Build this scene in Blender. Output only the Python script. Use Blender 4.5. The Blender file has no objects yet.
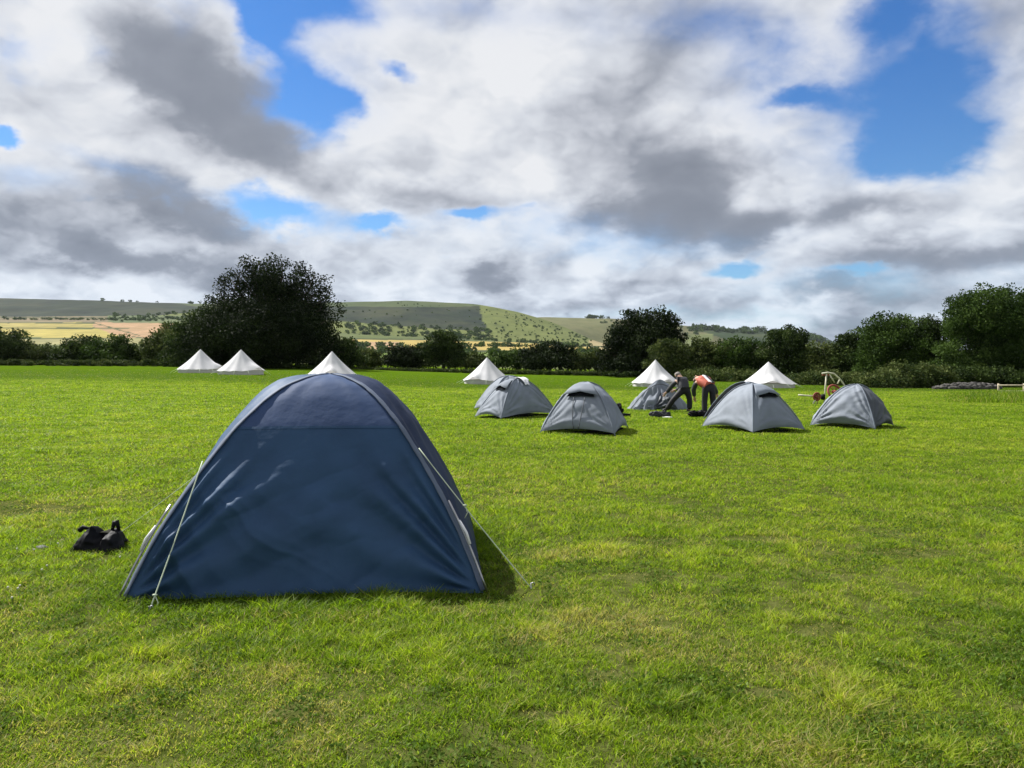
import bpy, bmesh, math, random
import numpy as np
from mathutils import Vector, Matrix
R = math.radians
random.seed(7)
rng = np.random.default_rng(7)
scene = bpy.context.scene
COL = scene.collection
F = 769.0            # focal length in pixels of the 1024 px wide frame
EYE = 1.55           # camera height
HZ = 362.0           # horizon row

# ------------------------------------------------------------------ terrain
FX = np.array([-220, -110, -66, -40, -23, -10, -2, 11, 20, 34, 60, 200], float)
FZ = np.array([1.0, .8, .62, .58, .48, .05, -.20, -.36, -.42, -.45, -.5, -.5], float)
def smooth(a, b, t):
    t = np.clip((np.asarray(t, float) - a) / (b - a), 0, 1)
    return t * t * (3 - 2 * t)
def cosinterp(x, xs, ys):
    x = np.asarray(x, float)
    i = np.clip(np.searchsorted(xs, x) - 1, 0, len(xs) - 2)
    t = np.clip((x - xs[i]) / (xs[i + 1] - xs[i]), 0, 1)
    t = t * t * (3 - 2 * t) * .5 + t * .5
    return ys[i] + (ys[i + 1] - ys[i]) * t
def gz(X, Y):
    X = np.asarray(X, float); Y = np.asarray(Y, float)
    z = smooth(24, 60, Y) * cosinterp(X, FX, FZ) + np.clip(Y - 62, 0, 80) * .011
    return z
def at(px, py, d):
    return Vector(((px - 512) / F * d, d, EYE - (py - HZ) / F * d))
def ground_at(px, py):
    lo, hi = 2.0, 160.0
    d = lo
    while d < hi:
        p = at(px, py, d)
        if p.z <= float(gz(p.x, p.y)): break
        d *= 1.004
    p = at(px, py, d); p.z = float(gz(p.x, p.y))
    return p
def g3(px, d):
    x = (px - 512) / F * d
    return Vector((x, d, float(gz(x, d))))

# value noise in numpy
class VNoise:
    def __init__(s, seed): s.t = np.random.default_rng(seed).random((256, 256))
    def __call__(s, x, y):
        x = np.asarray(x, float); y = np.asarray(y, float)
        i = np.floor(x).astype(int); j = np.floor(y).astype(int)
        u = x - i; v = y - j
        u = u * u * (3 - 2 * u); v = v * v * (3 - 2 * v)
        t = s.t
        a = t[i % 256, j % 256]; b = t[(i + 1) % 256, j % 256]
        c = t[i % 256, (j + 1) % 256]; d = t[(i + 1) % 256, (j + 1) % 256]
        return (a * (1 - u) + b * u) * (1 - v) + (c * (1 - u) + d * u) * v
    def fbm(s, x, y, o=4):
        r = 0; a = .5; f = 1
        for k in range(o):
            r = r + a * s(np.asarray(x) * f + 17.3 * k, np.asarray(y) * f + 5.1 * k); a *= .5; f *= 2
        return r / (1 - .5 ** o)
VN = VNoise(3); VN2 = VNoise(11)

# ------------------------------------------------------------------ nodes
class NT:
    def __init__(s, tree): s.t = tree; s.n = tree.nodes; s.l = tree.links
    def new(s, typ, **kw):
        n = s.n.new(typ)
        for k, v in kw.items():
            if k == 'ins':
                for a, b in v.items():
                    if hasattr(b, 'is_linked'): s.l.new(b, n.inputs[a])
                    else: n.inputs[a].default_value = b
            else: setattr(n, k, v)
        return n
    def math(s, op, a, b=None, c=None, clamp=False):
        n = s.n.new('ShaderNodeMath'); n.operation = op; n.use_clamp = clamp
        for i, v in enumerate((a, b, c)):
            if v is None: continue
            if hasattr(v, 'is_linked'): s.l.new(v, n.inputs[i])
            else: n.inputs[i].default_value = v
        return n.outputs[0]
    def vmath(s, op, a, b=None, scale=None):
        n = s.n.new('ShaderNodeVectorMath'); n.operation = op
        for i, v in enumerate((a, b)):
            if v is None: continue
            if hasattr(v, 'is_linked'): s.l.new(v, n.inputs[i])
            else: n.inputs[i].default_value = v
        if scale is not None: n.inputs['Scale'].default_value = scale
        return n
    def noise(s, vec, scale, detail=4, rough=.5, dist=0, out='Fac'):
        n = s.new('ShaderNodeTexNoise', ins={'Scale': scale, 'Detail': detail, 'Roughness': rough, 'Distortion': dist})
        if vec is not None: s.l.new(vec, n.inputs['Vector'])
        return n.outputs[out]
    def mix(s, f, a, b, typ='MIX'):
        n = s.n.new('ShaderNodeMix'); n.data_type = 'RGBA'; n.blend_type = typ
        for i, v in ((0, f), (6, a), (7, b)):
            if hasattr(v, 'is_linked'): s.l.new(v, n.inputs[i])
            elif i == 0: n.inputs[i].default_value = v
            else: n.inputs[i].default_value = tuple(v) + (1,) if len(v) == 3 else v
        return n.outputs[2]
    def mapr(s, v, a, b, c=0., d=1., smoothst=True):
        n = s.n.new('ShaderNodeMapRange')
        if smoothst: n.interpolation_type = 'SMOOTHSTEP'
        s.l.new(v, n.inputs[0])
        for i, x in enumerate((a, b, c, d)): n.inputs[i + 1].default_value = x
        return n.outputs[0]
    def ramp(s, v, stops):
        n = s.n.new('ShaderNodeValToRGB'); e = n.color_ramp.elements
        while len(e) < len(stops): e.new(.5)
        for el, (p, c) in zip(e, stops): el.position = p; el.color = tuple(c) + (1,)
        s.l.new(v, n.inputs[0]); return n.outputs[0]
    def attr(s, name):
        n = s.n.new('ShaderNodeAttribute'); n.attribute_name = name; return n

def material(name):
    m = bpy.data.materials.new(name); m.use_nodes = True
    t = NT(m.node_tree); t.n.clear()
    out = t.n.new('ShaderNodeOutputMaterial')
    return m, t, out
def simple(name, col, rough=.6, metal=0., var=.25, scale=8., spec=.4, bump=0.):
    """principled with a procedural tone variation"""
    m, t, out = material(name)
    tc = t.new('ShaderNodeTexCoord').outputs['Object']
    f = t.noise(tc, scale, 5, .6)
    lo = [c * (1 - var) for c in col]; hi = [min(1, c * (1 + var)) for c in col]
    c = t.mix(t.mapr(f, .3, .7), lo, hi)
    p = t.new('ShaderNodeBsdfPrincipled', ins={'Base Color': c, 'Roughness': rough, 'Metallic': metal, 'Specular IOR Level': spec})
    if bump:
        b = t.new('ShaderNodeBump', ins={'Strength': bump, 'Height': f, 'Distance': .02}); t.l.new(b.outputs[0], p.inputs['Normal'])
    t.l.new(p.outputs[0], out.inputs[0]); return m
def fabric(name, col, rough=.55, trans=.15, tcol=None, var=.12, spec=.35, bumpscale=None, sheen=0.):
    """thin woven cloth: principled surface plus some light let through"""
    m, t, out = material(name)
    tc = t.new('ShaderNodeTexCoord').outputs['Object']
    f = t.noise(tc, 2.2, 4, .6)
    f2 = t.noise(tc, 30., 3, .6)
    c = t.mix(t.mapr(f, .3, .7), [x * (1 - var) for x in col], [x * (1 + var) for x in col])
    c = t.mix(t.math('MULTIPLY', f2, .2), c, [x * .8 for x in col])
    p = t.new('ShaderNodeBsdfPrincipled', ins={'Base Color': c, 'Roughness': rough, 'Specular IOR Level': spec, 'Sheen Weight': sheen})
    b = t.new('ShaderNodeBump', ins={'Strength': .25, 'Height': t.noise(tc, bumpscale or 9., 4, .55), 'Distance': .02})
    t.l.new(b.outputs[0], p.inputs['Normal'])
    if trans:
        tr = t.new('ShaderNodeBsdfTranslucent', ins={'Color': tuple(tcol or col) + (1,)})
        mx = t.new('ShaderNodeMixShader', ins={0: trans, 1: p.outputs[0], 2: tr.outputs[0]})
        t.l.new(mx.outputs[0], out.inputs[0])
    else: t.l.new(p.outputs[0], out.inputs[0])
    return m
def leafmat(name, c1, c2, c3=None, trans=.25, rough=.7, spec=.06):
    m, t, out = material(name)
    r = t.attr('rnd').outputs['Fac']
    stops = [(0., c1), (.7, c2), (1., c3 or [x * 1.35 for x in c2])]
    c = t.ramp(r, stops)
    p = t.new('ShaderNodeBsdfPrincipled', ins={'Base Color': c, 'Roughness': rough, 'Specular IOR Level': spec})
    tr = t.new('ShaderNodeBsdfTranslucent', ins={'Color': c})
    mx = t.new('ShaderNodeMixShader', ins={0: trans, 1: p.outputs[0], 2: tr.outputs[0]})
    t.l.new(mx.outputs[0], out.inputs[0]); return m

# ------------------------------------------------------------------ objects
def link(name, me, mat=None, parent=None):
    o = bpy.data.objects.new(name, me); COL.objects.link(o)
    if mat is not None and me is not None: me.materials.append(mat)
    if parent is not None: o.parent = parent
    return o
def tag(o, label=None, cat=None, group=None, kind=None):
    if label: o['label'] = label
    if cat: o['category'] = cat
    if group: o['group'] = group
    if kind: o['kind'] = kind
    return o
def empty(name, loc, rz=0., label=None, cat=None, group=None):
    o = bpy.data.objects.new(name, None); COL.objects.link(o)
    o.location = loc; o.rotation_euler = (0, 0, rz); o.empty_display_size = .2
    return tag(o, label, cat, group)
def npmesh(name, V, Fc, smooth_=False, attrs=None):
    """Fc: int array (n,k) or a list of such arrays"""
    if not isinstance(Fc, list): Fc = [Fc]
    me = bpy.data.meshes.new(name)
    V = np.asarray(V, np.float32)
    me.vertices.add(len(V)); me.vertices.foreach_set('co', V.ravel())
    loops = np.concatenate([f.ravel() for f in Fc]).astype(np.int32)
    tot = np.concatenate([np.full(len(f), f.shape[1], np.int32) for f in Fc])
    start = np.concatenate([[0], np.cumsum(tot)[:-1]]).astype(np.int32)
    me.loops.add(len(loops)); me.loops.foreach_set('vertex_index', loops)
    me.polygons.add(len(tot)); me.polygons.foreach_set('loop_start', start)
    me.polygons.foreach_set('loop_total', tot)
    me.polygons.foreach_set('use_smooth', np.full(len(tot), smooth_, bool))
    for k, (dom, typ, data) in (attrs or {}).items():
        a = me.attributes.new(k, typ, dom)
        a.data.foreach_set('color' if typ == 'FLOAT_COLOR' else 'value', np.asarray(data, np.float32).ravel())
    me.update(calc_edges=True); me.validate(); return me

class MB:
    """collects simple shapes, links them as ONE mesh object"""
    def __init__(s): s.v = []; s.f = []
    def add(s, V, Fs):
        b = len(s.v); s.v += [tuple(v) for v in V]; s.f += [tuple(i + b for i in f) for f in Fs]
    def tube(s, pts, r, n=8, cap=True):
        pts = [Vector(p) for p in pts]; m = len(pts)
        rr = r if isinstance(r, (list, tuple)) else [r] * m
        V = []; Fs = []; ref = None
        for i, p in enumerate(pts):
            t = (pts[min(i + 1, m - 1)] - pts[max(i - 1, 0)]).normalized()
            if ref is None: ref = Vector((0, 0, 1)) if abs(t.z) < .9 else Vector((1, 0, 0))
            a = (ref - t * ref.dot(t)).normalized(); ref = a; b = t.cross(a)
            for k in range(n):
                an = 2 * math.pi * k / n; V.append(p + (a * math.cos(an) + b * math.sin(an)) * rr[i])
        for i in range(m - 1):
            for k in range(n):
                k2 = (k + 1) % n; Fs.append((i * n + k, i * n + k2, (i + 1) * n + k2, (i + 1) * n + k))
        if cap: Fs.append(tuple(range(n - 1, -1, -1))); Fs.append(tuple((m - 1) * n + k for k in range(n)))
        s.add(V, Fs); return s
    def box(s, c, size, rz=0., bev=0.):
        bm = bmesh.new(); bmesh.ops.create_cube(bm, size=1)
        for v in bm.verts: v.co = Vector((v.co.x * size[0], v.co.y * size[1], v.co.z * size[2]))
        if bev: bmesh.ops.bevel(bm, geom=bm.edges[:], offset=bev, segments=2, affect='EDGES')
        M = Matrix.Translation(Vector(c)) @ Matrix.Rotation(rz, 4, 'Z')
        s.bm(bm, M); return s
    def bm(s, bm, M=Matrix()):
        bm.verts.index_update()
        s.add([M @ v.co for v in bm.verts], [[v.index for v in f.verts] for f in bm.faces]); bm.free()
    def blob(s, c, rad, seed=0, amp=.15, sub=3, freq=2.):
        bm = bmesh.new(); bmesh.ops.create_icosphere(bm, subdivisions=sub, radius=1)
        for v in bm.verts:
            n = v.co.normalized()
            k = 1 + amp * (VN.fbm(n.x * freq + seed * 3.1 + 9, n.y * freq + n.z * freq * 1.7 + seed, 3) * 2 - 1)
            v.co = Vector((n.x * rad[0], n.y * rad[1], n.z * rad[2])) * k
        s.bm(bm, Matrix.Translation(Vector(c))); return s
    def build(s, name, mat, parent=None, smooth_=True):
        me = bpy.data.meshes.new(name); me.from_pydata(s.v, [], s.f); me.update()
        if smooth_: me.polygons.foreach_set('use_smooth', [True] * len(me.polygons))
        return link(name, me, mat, parent)

# ------------------------------------------------------------------ camera
cam = bpy.data.cameras.new('camera'); co = bpy.data.objects.new('camera', cam); COL.objects.link(co)
co.location = (0, 0, EYE); co.rotation_euler = (R(90), 0, 0)
cam.sensor_width = 36; cam.lens = F / 1024 * 36
cam.shift_y = -(384 - HZ) / 1024
cam.clip_start = .05; cam.clip_end = 20000
scene.camera = co

# ------------------------------------------------------------------ light
SUN_AZ, SUN_EL = R(-51), R(47)     # azimuth from +Y, negative = to the left
sd = Vector((math.sin(SUN_AZ) * math.cos(SUN_EL), math.cos(SUN_AZ) * math.cos(SUN_EL), math.sin(SUN_EL)))
sun = bpy.data.lights.new('sun', 'SUN'); sun.energy = 5.0; sun.angle = R(.5); sun.color = (1, .97, .91)
so = bpy.data.objects.new('sun', sun); COL.objects.link(so)
so.rotation_euler = (-sd).to_track_quat('-Z', 'Y').to_euler()

vs = scene.view_settings
scene.display_settings.display_device = 'sRGB'
vs.view_transform = 'Standard'; vs.look = 'None'; vs.gamma = 1; vs.use_curve_mapping = False
vs.exposure = 1.0

# ------------------------------------------------------------------ sky
def build_sky():
    w = bpy.data.worlds.new('World'); scene.world = w; w.use_nodes = True
    t = NT(w.node_tree); t.n.clear()
    out = t.n.new('ShaderNodeOutputWorld'); bg = t.n.new('ShaderNodeBackground'); bg.inputs[1].default_value = .1
    t.l.new(bg.outputs[0], out.inputs[0])
    sky = t.n.new('ShaderNodeTexSky'); sky.sky_type = 'NISHITA'; sky.sun_disc = False
    sky.sun_elevation = SUN_EL; sky.sun_rotation = SUN_AZ
    sky.air_density = 1.0; sky.dust_density = .4; sky.ozone_density = 2.
    D = t.new('ShaderNodeTexCoord').outputs['Generated']
    sx = t.new('ShaderNodeSeparateXYZ', ins={0: D})
    az = t.math('ARCTAN2', sx.outputs[0], sx.outputs[1]); el = t.math('ARCSINE', sx.outputs[2])
    ang = t.new('ShaderNodeCombineXYZ', ins={0: az, 1: el, 2: 1.}).outputs[0]
    # billow coordinates: a cloud deck seen in perspective, puffs shrink toward the horizon
    den = t.math('ADD', t.math('MAXIMUM', sx.outputs[2], 0.), .58)
    sq = t.vmath('DIVIDE', D, t.new('ShaderNodeCombineXYZ', ins={0: den, 1: den, 2: den}).outputs[0]).outputs[0]
    sq = t.vmath('MULTIPLY', sq, (1, 1, 1.0)).outputs[0]
    w1 = t.vmath('SUBTRACT', t.noise(sq, 3.4, 2, .5, out='Color'), (.5, .5, .5)).outputs[0]
    w2 = t.vmath('SUBTRACT', t.noise(sq, 11., 7, .6, out='Color'), (.5, .5, .5)).outputs[0]
    wv = t.vmath('ADD', t.vmath('SCALE', w1, scale=.09).outputs[0], t.vmath('SCALE', w2, scale=.07).outputs[0]).outputs[0]
    P = t.vmath('MULTIPLY_ADD', wv, (1, .75, 0)); t.l.new(ang, P.inputs[2]); P = P.outputs[0]
    wsq = t.vmath('ADD', sq, t.vmath('SCALE', w2, scale=.05).outputs[0]).outputs[0]
    def a_e(px, py):
        return math.atan((px - 512) / F), math.atan((HZ - py) / math.hypot(F, px - 512))
    def blobs(lst, q=P):
        acc = None
        for (px, py, rx, ry, rot, amp) in lst:
            a, e = a_e(px, py); k = math.cos(a)
            rx = rx / F * k; ry = ry / F * k; c_, s_ = math.cos(R(rot)), math.sin(R(rot))
            u = t.vmath('DOT_PRODUCT', q, (c_ / rx, -s_ / rx, -(a * c_ - e * s_) / rx)).outputs['Value']
            v = t.vmath('DOT_PRODUCT', q, (s_ / ry, c_ / ry, -(a * s_ + e * c_) / ry)).outputs['Value']
            d2 = t.math('MULTIPLY_ADD', v, v, t.math('MULTIPLY', u, u))
            acc = t.math('MULTIPLY_ADD', t.math('POWER', .3679, d2), amp, acc if acc is not None else 0.)
        return acc
    gaps = blobs([(300, -8, 100, 34, 10, 1.25), (255, 25, 26, 34, -35, .9), (305, 95, 44, 30, 25, 1.15), (352, 108, 26, 14, 30, .5),
                  (912, 96, 58, 60, 0, .92), (880, 8, 52, 40, 0, .85), (930, 146, 56, 24, 0, .8), (800, 97, 56, 11, 0, .75), (940, 45, 26, 50, 10, .3), (740, 60, 60, 8, 20, .35),
                  (272, 208, 46, 24, 15, 1.3), (380, 224, 32, 10, 0, 1.05), (465, 216, 28, 9, 0, 1.05), (0, 131, 16, 9, 0, 1.1),
                  (738, 262, 26, 9, 0, .95), (862, 273, 40, 8, 0, .95), (395, 78, 26, 9, 20, .7), (520, 216, 16, 6, 0, .6), (600, 240, 24, 6, 0, .4),
                  (450, 262, 30, 6, 0, .4)])
    dark = blobs([(195, 82, 105, 50, 27, .85), (262, 128, 66, 32, 14, .75), (120, 35, 70, 40, 20, .5), (150, 192, 92, 27, 12, .85), (215, 215, 56, 22, 12, .55),
                  (150, 256, 120, 15, 3, .75), (20, 218, 60, 26, 0, .5), (60, 262, 80, 12, 0, .3),
                  (695, 180, 84, 44, -6, .95), (640, 215, 96, 22, 0, .45), (755, 226, 62, 20, 0, .85), (880, 206, 80, 16, 0, .6), (930, 258, 130, 18, 0, .6),
                  (500, 277, 30, 14, 0, .95), (440, 200, 90, 16, 5, .5), (600, 130, 70, 40, 0, .3), (660, 45, 90, 45, 0, .3),
                  (1010, 85, 50, 50, 0, .3), (1000, 25, 60, 30, 0, .3), (835, 290, 60, 14, 0, .7), (600, 304, 70, 12, 0, .5), (720, 300, 60, 10, 0, .4), (960, 300, 60, 12, 0, .5),
                  (470, 20, 50, 35, 0, .2), (560, 258, 60, 14, 0, .35), (400, 290, 70, 10, 0, .4), (640, 280, 50, 9, 0, .45), (700, 316, 60, 8, 0, .4), (520, 310, 40, 8, 0, .35), (850, 318, 50, 8, 0, .4), (60, 290, 50, 6, 0, .3), (260, 280, 60, 8, 0, .5), (620, 330, 60, 7, 0, .4)])
    lite = blobs([(30, 150, 60, 24, 0, .7), (40, 110, 45, 26, 0, .5), (95, 286, 100, 11, 0, .8), (345, 60, 40, 45, 30, .7), (420, 100, 70, 40, 0, .6), (375, 150, 55, 32, 0, .55),
                  (545, 80, 50, 40, 0, .6), (480, 130, 60, 40, 0, .4), (790, 165, 56, 18, 20, .8), (985, 195, 80, 30, -15, .75), (720, 285, 50, 12, 0, .5), (690, 322, 60, 12, 0, .6),
                  (350, 245, 70, 16, 0, .6), (900, 232, 80, 9, 0, .5), (110, 150, 50, 12, 15, .5), (248, 42, 30, 14, 45, .6), (295, 150, 50, 10, 10, .3), (780, 318, 46, 9, 0, .5), (10, 60, 40, 40, 0, .4), (560, 200, 50, 24, 0, .4)])
    n1 = t.noise(wsq, 3.9, 7, .45); n2 = t.noise(wsq, 12., 7, .54)
    def billow(v):
        acc = .0
        for sc_, am in ((4.6, 1.), (10., .52), (22., .26), (47., .13)):
            acc = t.math('MULTIPLY_ADD', t.math('ABSOLUTE', t.math('SUBTRACT', t.noise(v, sc_, 0., .5), .5)), am * 2, acc)
        return acc
    b0 = billow(wsq); b1 = billow(t.vmath('ADD', wsq, (-.034, .01, .042)).outputs[0])
    relief = t.math('ADD', t.math('MULTIPLY', t.math('SUBTRACT', b0, b1), .46), t.math('MULTIPLY', t.math('SUBTRACT', n1, t.noise(t.vmath('ADD', wsq, (-.045, .015, .055)).outputs[0], 3.9, 7, .45)), 1.05))
    # cover: 1 cloud, 0 clear
    cov = t.math('SUBTRACT', t.math('ADD', .92, t.math('MULTIPLY', t.math('SUBTRACT', n1, .5), 1.1)), gaps)
    cov = t.math('ADD', cov, t.math('ADD', t.math('MULTIPLY', t.math('SUBTRACT', n2, .5), .5), t.math('MULTIPLY', t.math('SUBTRACT', b0, .36), .50)))
    alpha = t.mapr(cov, .07, .74)
    thin = blobs([(800, 75, 80, 34, 15, .9), (900, 120, 80, 50, 0, .5), (965, 50, 50, 60, 0, .55), (325, 60, 50, 50, 0, .35), (690, 30, 90, 18, 10, .5), (480, 18, 80, 16, 0, .4),
                  (620, 243, 120, 12, 0, .5), (860, 284, 110, 14, 0, .6), (520, 225, 100, 10, 0, .5), (310, 226, 60, 12, 0, .5), (700, 318, 160, 10, 0, .45), (130, 172, 60, 8, 10, .35), (20, 180, 40, 10, 0, .3)])
    alpha = t.math('MULTIPLY', alpha, t.math('SUBTRACT', 1., t.math('MULTIPLY', thin, t.math('MULTIPLY_ADD', t.math('SUBTRACT', n2, .5), 2.2, .65), clamp=True)), clamp=True)
    edge = t.mapr(cov, .40, 1.02, 1., 0.)
    # thick undersides read grey, with their own broken outline
    dk = t.math('ADD', dark, t.math('ADD', t.math('MULTIPLY', t.math('SUBTRACT', n1, .5), .75), t.math('ADD', t.math('MULTIPLY', t.math('SUBTRACT', n2, .5), .28), t.math('MULTIPLY', t.math('SUBTRACT', .36, b0), .35))))
    dks = t.mapr(dk, .02, .98)
    soft = t.math('SUBTRACT', 1., t.math('MULTIPLY', dks, .70), clamp=True)
    sh = t.math('ADD', t.mapr(el, .0, .20, .31, .27), t.math('MULTIPLY', dks, .66))
    sh = t.math('SUBTRACT', sh, t.math('MULTIPLY', lite, .15))
    sh = t.math('SUBTRACT', sh, t.math('MULTIPLY', relief, t.math('MULTIPLY', soft, t.mapr(el, .02, .22, 1.45, 1.2))))
    sh = t.math('SUBTRACT', sh, t.math('MULTIPLY', edge, .19), clamp=True)
    cc = t.ramp(sh, [(0., (4.15, 4.22, 4.38)), (.22, (3.4, 3.55, 3.85)), (.46, (2.5, 2.64, 2.95)), (.72, (1.52, 1.66, 1.96)), (1., (1.10, 1.23, 1.50))])
    cc = t.mix(t.mapr(sx.outputs[2], .0, .26, 1., 0.), cc, t.mix(1., cc, (.96, 1.03, 1.10), 'MULTIPLY'))
    tint = t.mix(1., sky.outputs[0], t.mix(t.mapr(el, .05, .42), (.34, .50, .64), (.19, .39, .63)), 'MULTIPLY')
    c = t.mix(alpha, tint, cc)
    # below the horizon: dull ground tone
    low = t.mapr(sx.outputs[2], -.02, -.002)
    c = t.mix(low, (.5, .6, .35), c)
    t.l.new(c, bg.inputs[0])
    w.cycles.sampling_method = 'MANUAL'; w.cycles.sample_map_resolution = 512
build_sky()

# ------------------------------------------------------------------ ground: the field
def grass_colour(t, pos, far=False):
    """patchy lawn albedo from world position"""
    big = t.noise(pos, .16, 4, .55); mid = t.noise(pos, .9, 4, .6); small = t.noise(pos, 5., 4, .65)
    f = t.math('ADD', t.math('MULTIPLY', big, .4), t.math('MULTIPLY', mid, .6))
    c = t.ramp(f, [(.34, (.066, .112, .007)), (.46, (.092, .142, .009)), (.56, (.115, .162, .013)), (.68, (.150, .180, .024))])
    return c, big, mid, small
def field_material():
    m, t, out = material('field_turf')
    pos = t.new('ShaderNodeNewGeometry').outputs['Position']
    c, big, mid, small = grass_colour(t, pos)
    sp = t.new('ShaderNodeSeparateXYZ', ins={0: pos})
    # tone bands run across the view
    mp = t.new('ShaderNodeMapping', ins={'Vector': pos, 'Scale': (.012, .11, 0)}).outputs[0]
    band = t.noise(mp, 1.6, 3, .6)
    mp2 = t.new('ShaderNodeMapping', ins={'Vector': pos, 'Scale': (.12, .9, 0)}).outputs[0]
    streak = t.noise(mp2, 1.5, 5, .65)
    farf = t.mapr(sp.outputs[1], 14, 34)
    bright = t.ramp(t.math('ADD', t.math('MULTIPLY', band, .55), t.math('MULTIPLY', streak, .45)),
                    [(.3, (.058, .100, .005)), (.5, (.088, .132, .008)), (.7, (.125, .160, .016))])
    c = t.mix(farf, c, bright)
    strip = t.math('MULTIPLY', t.mapr(t.math('ADD', sp.outputs[1], t.math('MULTIPLY', t.math('SUBTRACT', band, .5), 10.)), 46, 52), t.mapr(sp.outputs[1], 150, 75, .6, 1.))
    c = t.mix(t.math('MULTIPLY', strip, .75), c, (.046, .090, .005))
    thatch = t.mix(t.mapr(small, .35, .65), (.030, .036, .010), (.075, .075, .028))
    c = t.mix(t.mapr(sp.outputs[1], 26, 9, 0., .85), c, thatch)
    hgt = t.noise(pos, 9., 6, .7)
    b = t.new('ShaderNodeBump', ins={'Strength': .6, 'Height': hgt, 'Distance': .06})
    p = t.new('ShaderNodeBsdfPrincipled', ins={'Base Color': c, 'Roughness': .9, 'Specular IOR Level': 0.})
    t.l.new(b.outputs[0], p.inputs['Normal']); t.l.new(p.outputs[0], out.inputs[0])
    return m
ys = np.concatenate([np.linspace(-80, 2, 20), np.linspace(3, 30, 60), np.linspace(31, 126, 96)])
xs = np.concatenate([np.linspace(-230, -42, 40), np.linspace(-40, 40, 120), np.linspace(42, 230, 40)])
GX, GY = np.meshgrid(xs, ys)
GZ = gz(GX, GY)
near = smooth(40, 8, GY)
GZ = GZ + (VN.fbm(GX * .7, GY * .7, 3) - .5) * .05 * np.where(GY > 1, 1, 0) * smooth(60, 10, GY)
def grid_faces(nr, nc):
    i, j = np.meshgrid(np.arange(nr - 1), np.arange(nc - 1), indexing='ij')
    a = (i * nc + j).ravel(); return np.stack([a, a + 1, a + nc + 1, a + nc], 1)
me = npmesh('field', np.stack([GX, GY, GZ], -1).reshape(-1, 3), grid_faces(len(ys), len(xs)), True)
tag(link('field', me, field_material()), kind='structure')
def gzn(X, Y):
    X = np.asarray(X, float); Y = np.asarray(Y, float)
    return gz(X, Y) + (VN.fbm(X * .7, Y * .7, 3) - .5) * .05 * smooth(60, 10, Y)

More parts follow.
